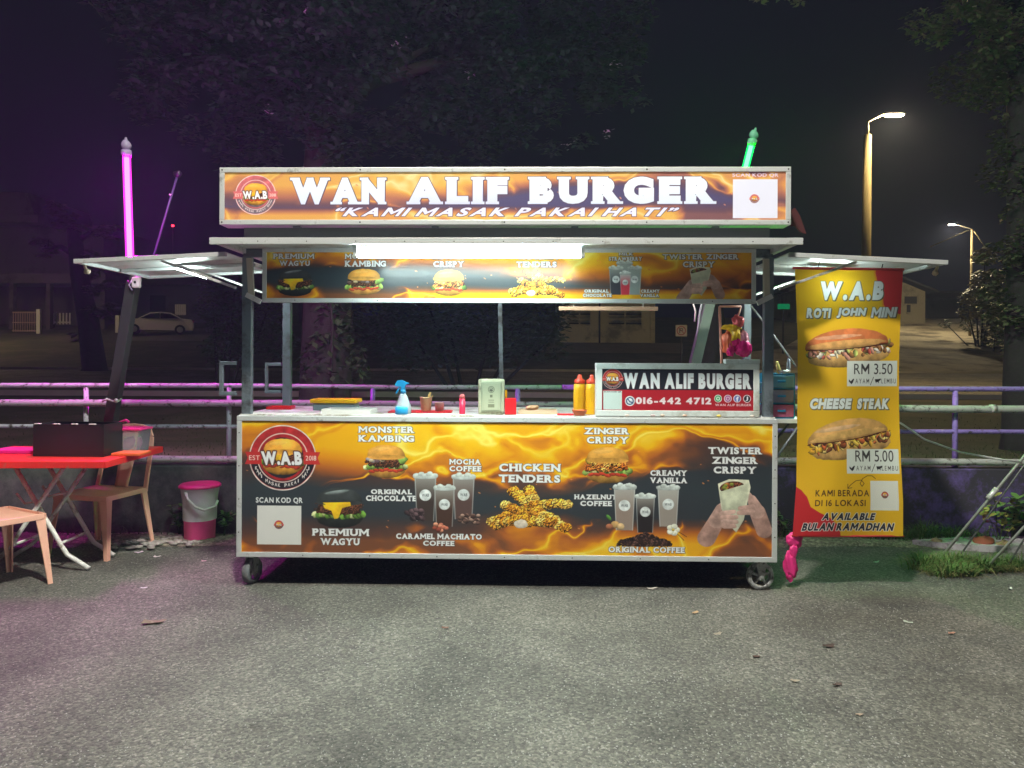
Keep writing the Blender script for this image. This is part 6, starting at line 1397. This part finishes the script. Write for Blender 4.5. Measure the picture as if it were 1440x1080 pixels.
# dark shed right of it
o = empty('carport', (R0.x + 1, CAM_Y + d + 4, gz(d + 4)), 0, 'dark low carport right of the cream gabled house', 'carport')
obj('roof', box(B(), (0, 0, 2.3), (9, 5, 2.5)), M_DARK, o)
for x in (.1, 4.5, 8.8): obj('post', box(B(), (x, .1, -.3), (x + .15, .25, 2.299)), M_DARK, o)
obj('back_wall', box(B(), (0, 4.8, -.3), (9, 4.95, 2.299)), wmat('dark render', (.06, .055, .05)), o)
# left two storey house
d = 52; z0 = gz(d); L0, R0 = W(-120, 470, d), W(112, 470, d)
HH = empty('tall_house', (L0.x, CAM_Y + d, z0), 0, 'dim two storey house with pillars and gate at the far left', 'house'); wv = R0.x - L0.x
M_HW = wmat('mauve render', (.11, .09, .10)); f = lambda px, py: (W(px, py, d).x - L0.x, W(px, py, d).z - z0)
obj('wall', box(B(), (0, 3, -.3), (wv, 11, f(0, 306)[1])), wmat('shaded render', (.10, .085, .09)), HH)
x1_, z1_ = f(38, 310); obj('roof_eave', box(B(), (-1, 1.2, f(0, 309)[1] + .002), (x1_, 11.6, f(0, 297)[1]), .04), M_HW, HH)
x2_, z2_ = f(12, 262); bm = B(); prism(bm, [(-1, f(0, 297)[1] + .002), (x2_ + .6, f(0, 297)[1] + .002), (x2_, f(0, 262)[1]), (-1, f(0, 258)[1])], 2, 10); obj('upper_roof', bm, M_HW, HH)
obj('balcony_slab', box(B(), (-1, 0, f(0, 398)[1]), (f(150, 0)[0], 3, f(0, 384)[1]), .03), M_HW, HH)
for px in (16, 68, 145): obj('pillar', box(B(), (f(px - 3, 0)[0], .1, -.3), (f(px + 3, 0)[0], .5, f(0, 398)[1] - .002), .02), M_HW, HH)
for px in (85, 100): a = f(px, 380); obj('window', box(B(), (a[0] - .5, 2.95, a[1] - 1.2), (a[0] + .5, 2.997, a[1])), M_DARK, HH)
# gate + little white fence
d = 49; z0 = gz(d); L0 = W(17, 470, d); G = empty('driveway_gate', (L0.x, CAM_Y + d, z0), 0, 'pale barred gate with white post before the far left house', 'gate'); gw = W(54, 470, d).x - L0.x; gh = W(30, 438, d).z - z0
obj('gate_post', box(B(), (gw - .12, -.05, -.1), (gw + .12, .15, gh + .15)), M_WPL, G)
M_GATE = mat('gate bars', (.36, .26, .20), rough=.6)
for z in (.15, .7, gh - .1): obj('gate_rail', box(B(), (0, 0, z), (gw - .13, .05, z + .07)), M_GATE, G)
for k in range(11): obj('gate_bar', box(B(), (.02 + k * (gw - .2) / 10, .051, .1), (.06 + k * (gw - .2) / 10, .08, gh)), M_GATE, G)
for pxa, pxb, pyt, pyb, lb in ((75, 98, 440, 456, 'short white picket railing right of the driveway gate'), (247, 260, 428, 443, 'white slatted screen above the parked white car')):
    dd = 53; A0 = W(pxa, pyb, dd); B0 = W(pxb, pyt, dd); P_ = empty('white_railing', (A0.x, CAM_Y + dd, gz(dd)), 0, lb, 'railing'); n = 6
    for k in range(n): x = (B0.x - A0.x) * k / (n - 1); obj('picket', box(B(), (x - .05, 0, A0.z - gz(dd)), (x + .05, .04, B0.z - gz(dd))), M_WPL, P_)
    obj('railing_rail', box(B(), (-.05, .041, A0.z - gz(dd) + .1), (B0.x - A0.x + .05, .07, A0.z - gz(dd) + .2)), M_WPL, P_); obj('railing_post', box(B(), (-.06, .041, -.2), (.04, .1, A0.z - gz(dd) + .099)), M_DARK, P_)
# left low house behind the car
d = 58; z0 = gz(d); L0, R0 = W(160, 460, d), W(420, 460, d); o = empty('bungalow', (L0.x, CAM_Y + d, z0), 0, 'dark single storey house behind the parked white car', 'house'); wv = R0.x - L0.x
obj('wall', box(B(), (0, 0, -.3), (wv, 8, 2.9)), wmat('dark blue render', (.07, .07, .085)), o); bm = B(); prism(bm, [(-.8, 2.9), (wv + .8, 2.9), (wv / 2 + 2, 4.4), (wv / 2 - 2, 4.4)], -.8, 8.8); obj('roof', bm, M_DARK, o)
for k, px in enumerate((222, 290, 350)): a = W(px, 430, d) - Vector((L0.x, 0, z0)); w_ = obj('window', box(B(), (a.x - .6, -.06, .9), (a.x + .6, -.003, 2.1)), mat('window dark', (.02, .02, .03), rough=.15), o)
for px, lb in ((166, 'white gate pillar left of the slanted pole'),):
    a = W(px, 470, 50); q = obj('gate_pillar', box(B(), (-.13, -.13, -.1), (.13, .13, 1.15), .02), M_WPL, None, loc=(a.x, a.y, gz(50))); tag(q, lb, 'pillar')
# parked white car: side profile extruded with a narrower cabin
d = 48.5; c0 = W(222, 470, d); c0.z = gz(d) + .02
CR = empty('parked_car', c0, radians(24), 'parked white saloon car beyond the road at the far left', 'car'); M_CARP = mat('white car paint', (.82, .80, .74), rough=.25, coat=.5, var=.04); M_CGL = mat('car glass', (.012, .012, .015), rough=.06)
prof = [(-2.15, .28), (-2.2, .55), (-2.12, .78), (-1.85, .95), (-1.15, 1.0), (-.45, 1.40), (.2, 1.47), (.8, 1.42), (1.45, 1.06), (2.0, 1.0), (2.15, .85), (2.18, .5), (2.1, .28)]
bm = B(); 
def sec(y, inset):
    return [bm.verts.new((x * (1 - inset * .03), y * (1 - (.18 if z > 1.02 else 0)), z)) for x, z in prof]
ring = [sec(y, i) for y, i in ((-.86, 1), (-.78, 0), (0, 0), (.78, 0), (.86, 1))]
for a, b2 in zip(ring, ring[1:]):
    for k in range(len(prof)): bm.faces.new((a[k], a[(k + 1) % len(prof)], b2[(k + 1) % len(prof)], b2[k])).smooth = True
bm.faces.new(ring[0]); bm.faces.new(ring[-1][::-1]); obj('body', bm, M_CARP, CR)
for s in (-1, 1):
    for xs3 in ([(-1.0, 1.03), (-.42, 1.33), (.12, 1.38), (.12, 1.03)], [(.18, 1.03), (.18, 1.38), (.75, 1.34), (1.3, 1.05)]):
        bm = B(); prism(bm, xs3, s * .80, s * .868); o = obj('side_window', bm, M_CGL, CR)
        for v in o.data.vertices:
            if v.co.z > 1.2: v.co.y *= .93
for nm, pts in (('windscreen', [(-1.12, 1.02), (-.47, 1.385)]), ('rear_window', [(1.43, 1.08), (.82, 1.41)])):
    bm = B(); (xa, za), (xb, zb) = pts; sg = -1 if xa < 0 else 1; v = [bm.verts.new(p) for p in ((xa + .02 * sg, -.68, za + .02), (xa + .02 * sg, .68, za + .02), (xb + .02 * sg, .56, zb + .02), (xb + .02 * sg, -.56, zb + .02))]; bm.faces.new(v); o = obj(nm, bm, M_CGL, CR); md = o.modifiers.new('t', 'SOLIDIFY'); md.thickness = .01
for x in (-1.35, 1.32):
    for s in (-1, 1):
        w_ = empty('wheel'); w_.parent = CR; w_.location = (x, s * .80, .32); obj('tyre', lathe(B(), [(.2, -.1), (.30, -.1), (.32, -.07), (.32, .07), (.30, .1), (.2, .1)], 24, axis='y'), M_BLACKPL, w_); obj('rim', lathe(B(), [(.05, s * .101), (.19, s * .101), (.2, s * .09)], 16, axis='y'), M_WHEEL, w_)
for s in (-1, 1): obj('headlight', box(B(), (-2.16, s * .66 - .16, .66), (-1.98, s * .66 + .16, .82), .03), mat('lamp lens', (.5, .5, .46), rough=.1), CR); obj('tail_light', box(B(), (2.0, s * .68 - .14, .78), (2.17, s * .68 + .14, .95), .03), mat('tail lens', (.25, .02, .02), rough=.2), CR)
obj('bumper', box(B(), (-2.24, -.75, .3), (-2.18, .75, .45), .02), M_DARK, CR)
# tiny far lights
def farlight(px, py, d, c, st, lb, s):
    p = W(px, py, d); b_ = Vector((p.x, p.y, gz(d))); e = empty('mast_light', b_, 0, lb, 'light'); obj('mast', tube(B(), [(0, 0, -.2), (0, 0, p.z - b_.z)], .04, 6), M_DARK, e)
    bm = B(); blob(bm, (0, 0, p.z - b_.z + s), s, 1, .0, 2); obj('glow_bulb', bm, emat('bulb %d' % px, c, st), e)
farlight(243, 319, 90, (1, .02, .04), 12, 'tiny red light high in the dark left of the roof sign', .14)
p = W(1102, 431, 40); o = empty('green_sign', (p.x, p.y, gz(40)), 0, 'small dim green lit sign between the cart post and the banner', 'sign'); pz = p.z - gz(40)
obj('sign_panel', box(B(), (-.32, -.04, pz - .14), (.32, .04, pz + .14), .02), emat('green glow', (.0, .35, .12), .45), o); obj('sign_post', tube(B(), [(0, .06, -.2), (0, .06, pz)], .05, 8), M_DARK, o)

# ------------------------------------------------------------------ humid night air
if HAZE > 0:
    bm = B(); box(bm, (-75, -13, -1.3), (75, 112, 13.5)); q = N('humid air'); v = q.n('ShaderNodeVolumePrincipled'); v.inputs['Density'].default_value = HAZE; v.inputs['Color'].default_value = (.5, .58, 1.0, 1); v.inputs['Anisotropy'].default_value = .2
    q.l(v.outputs[0], q.o.inputs['Volume']); o = obj('haze', bm, q.m); tag(o, kind='stuff')
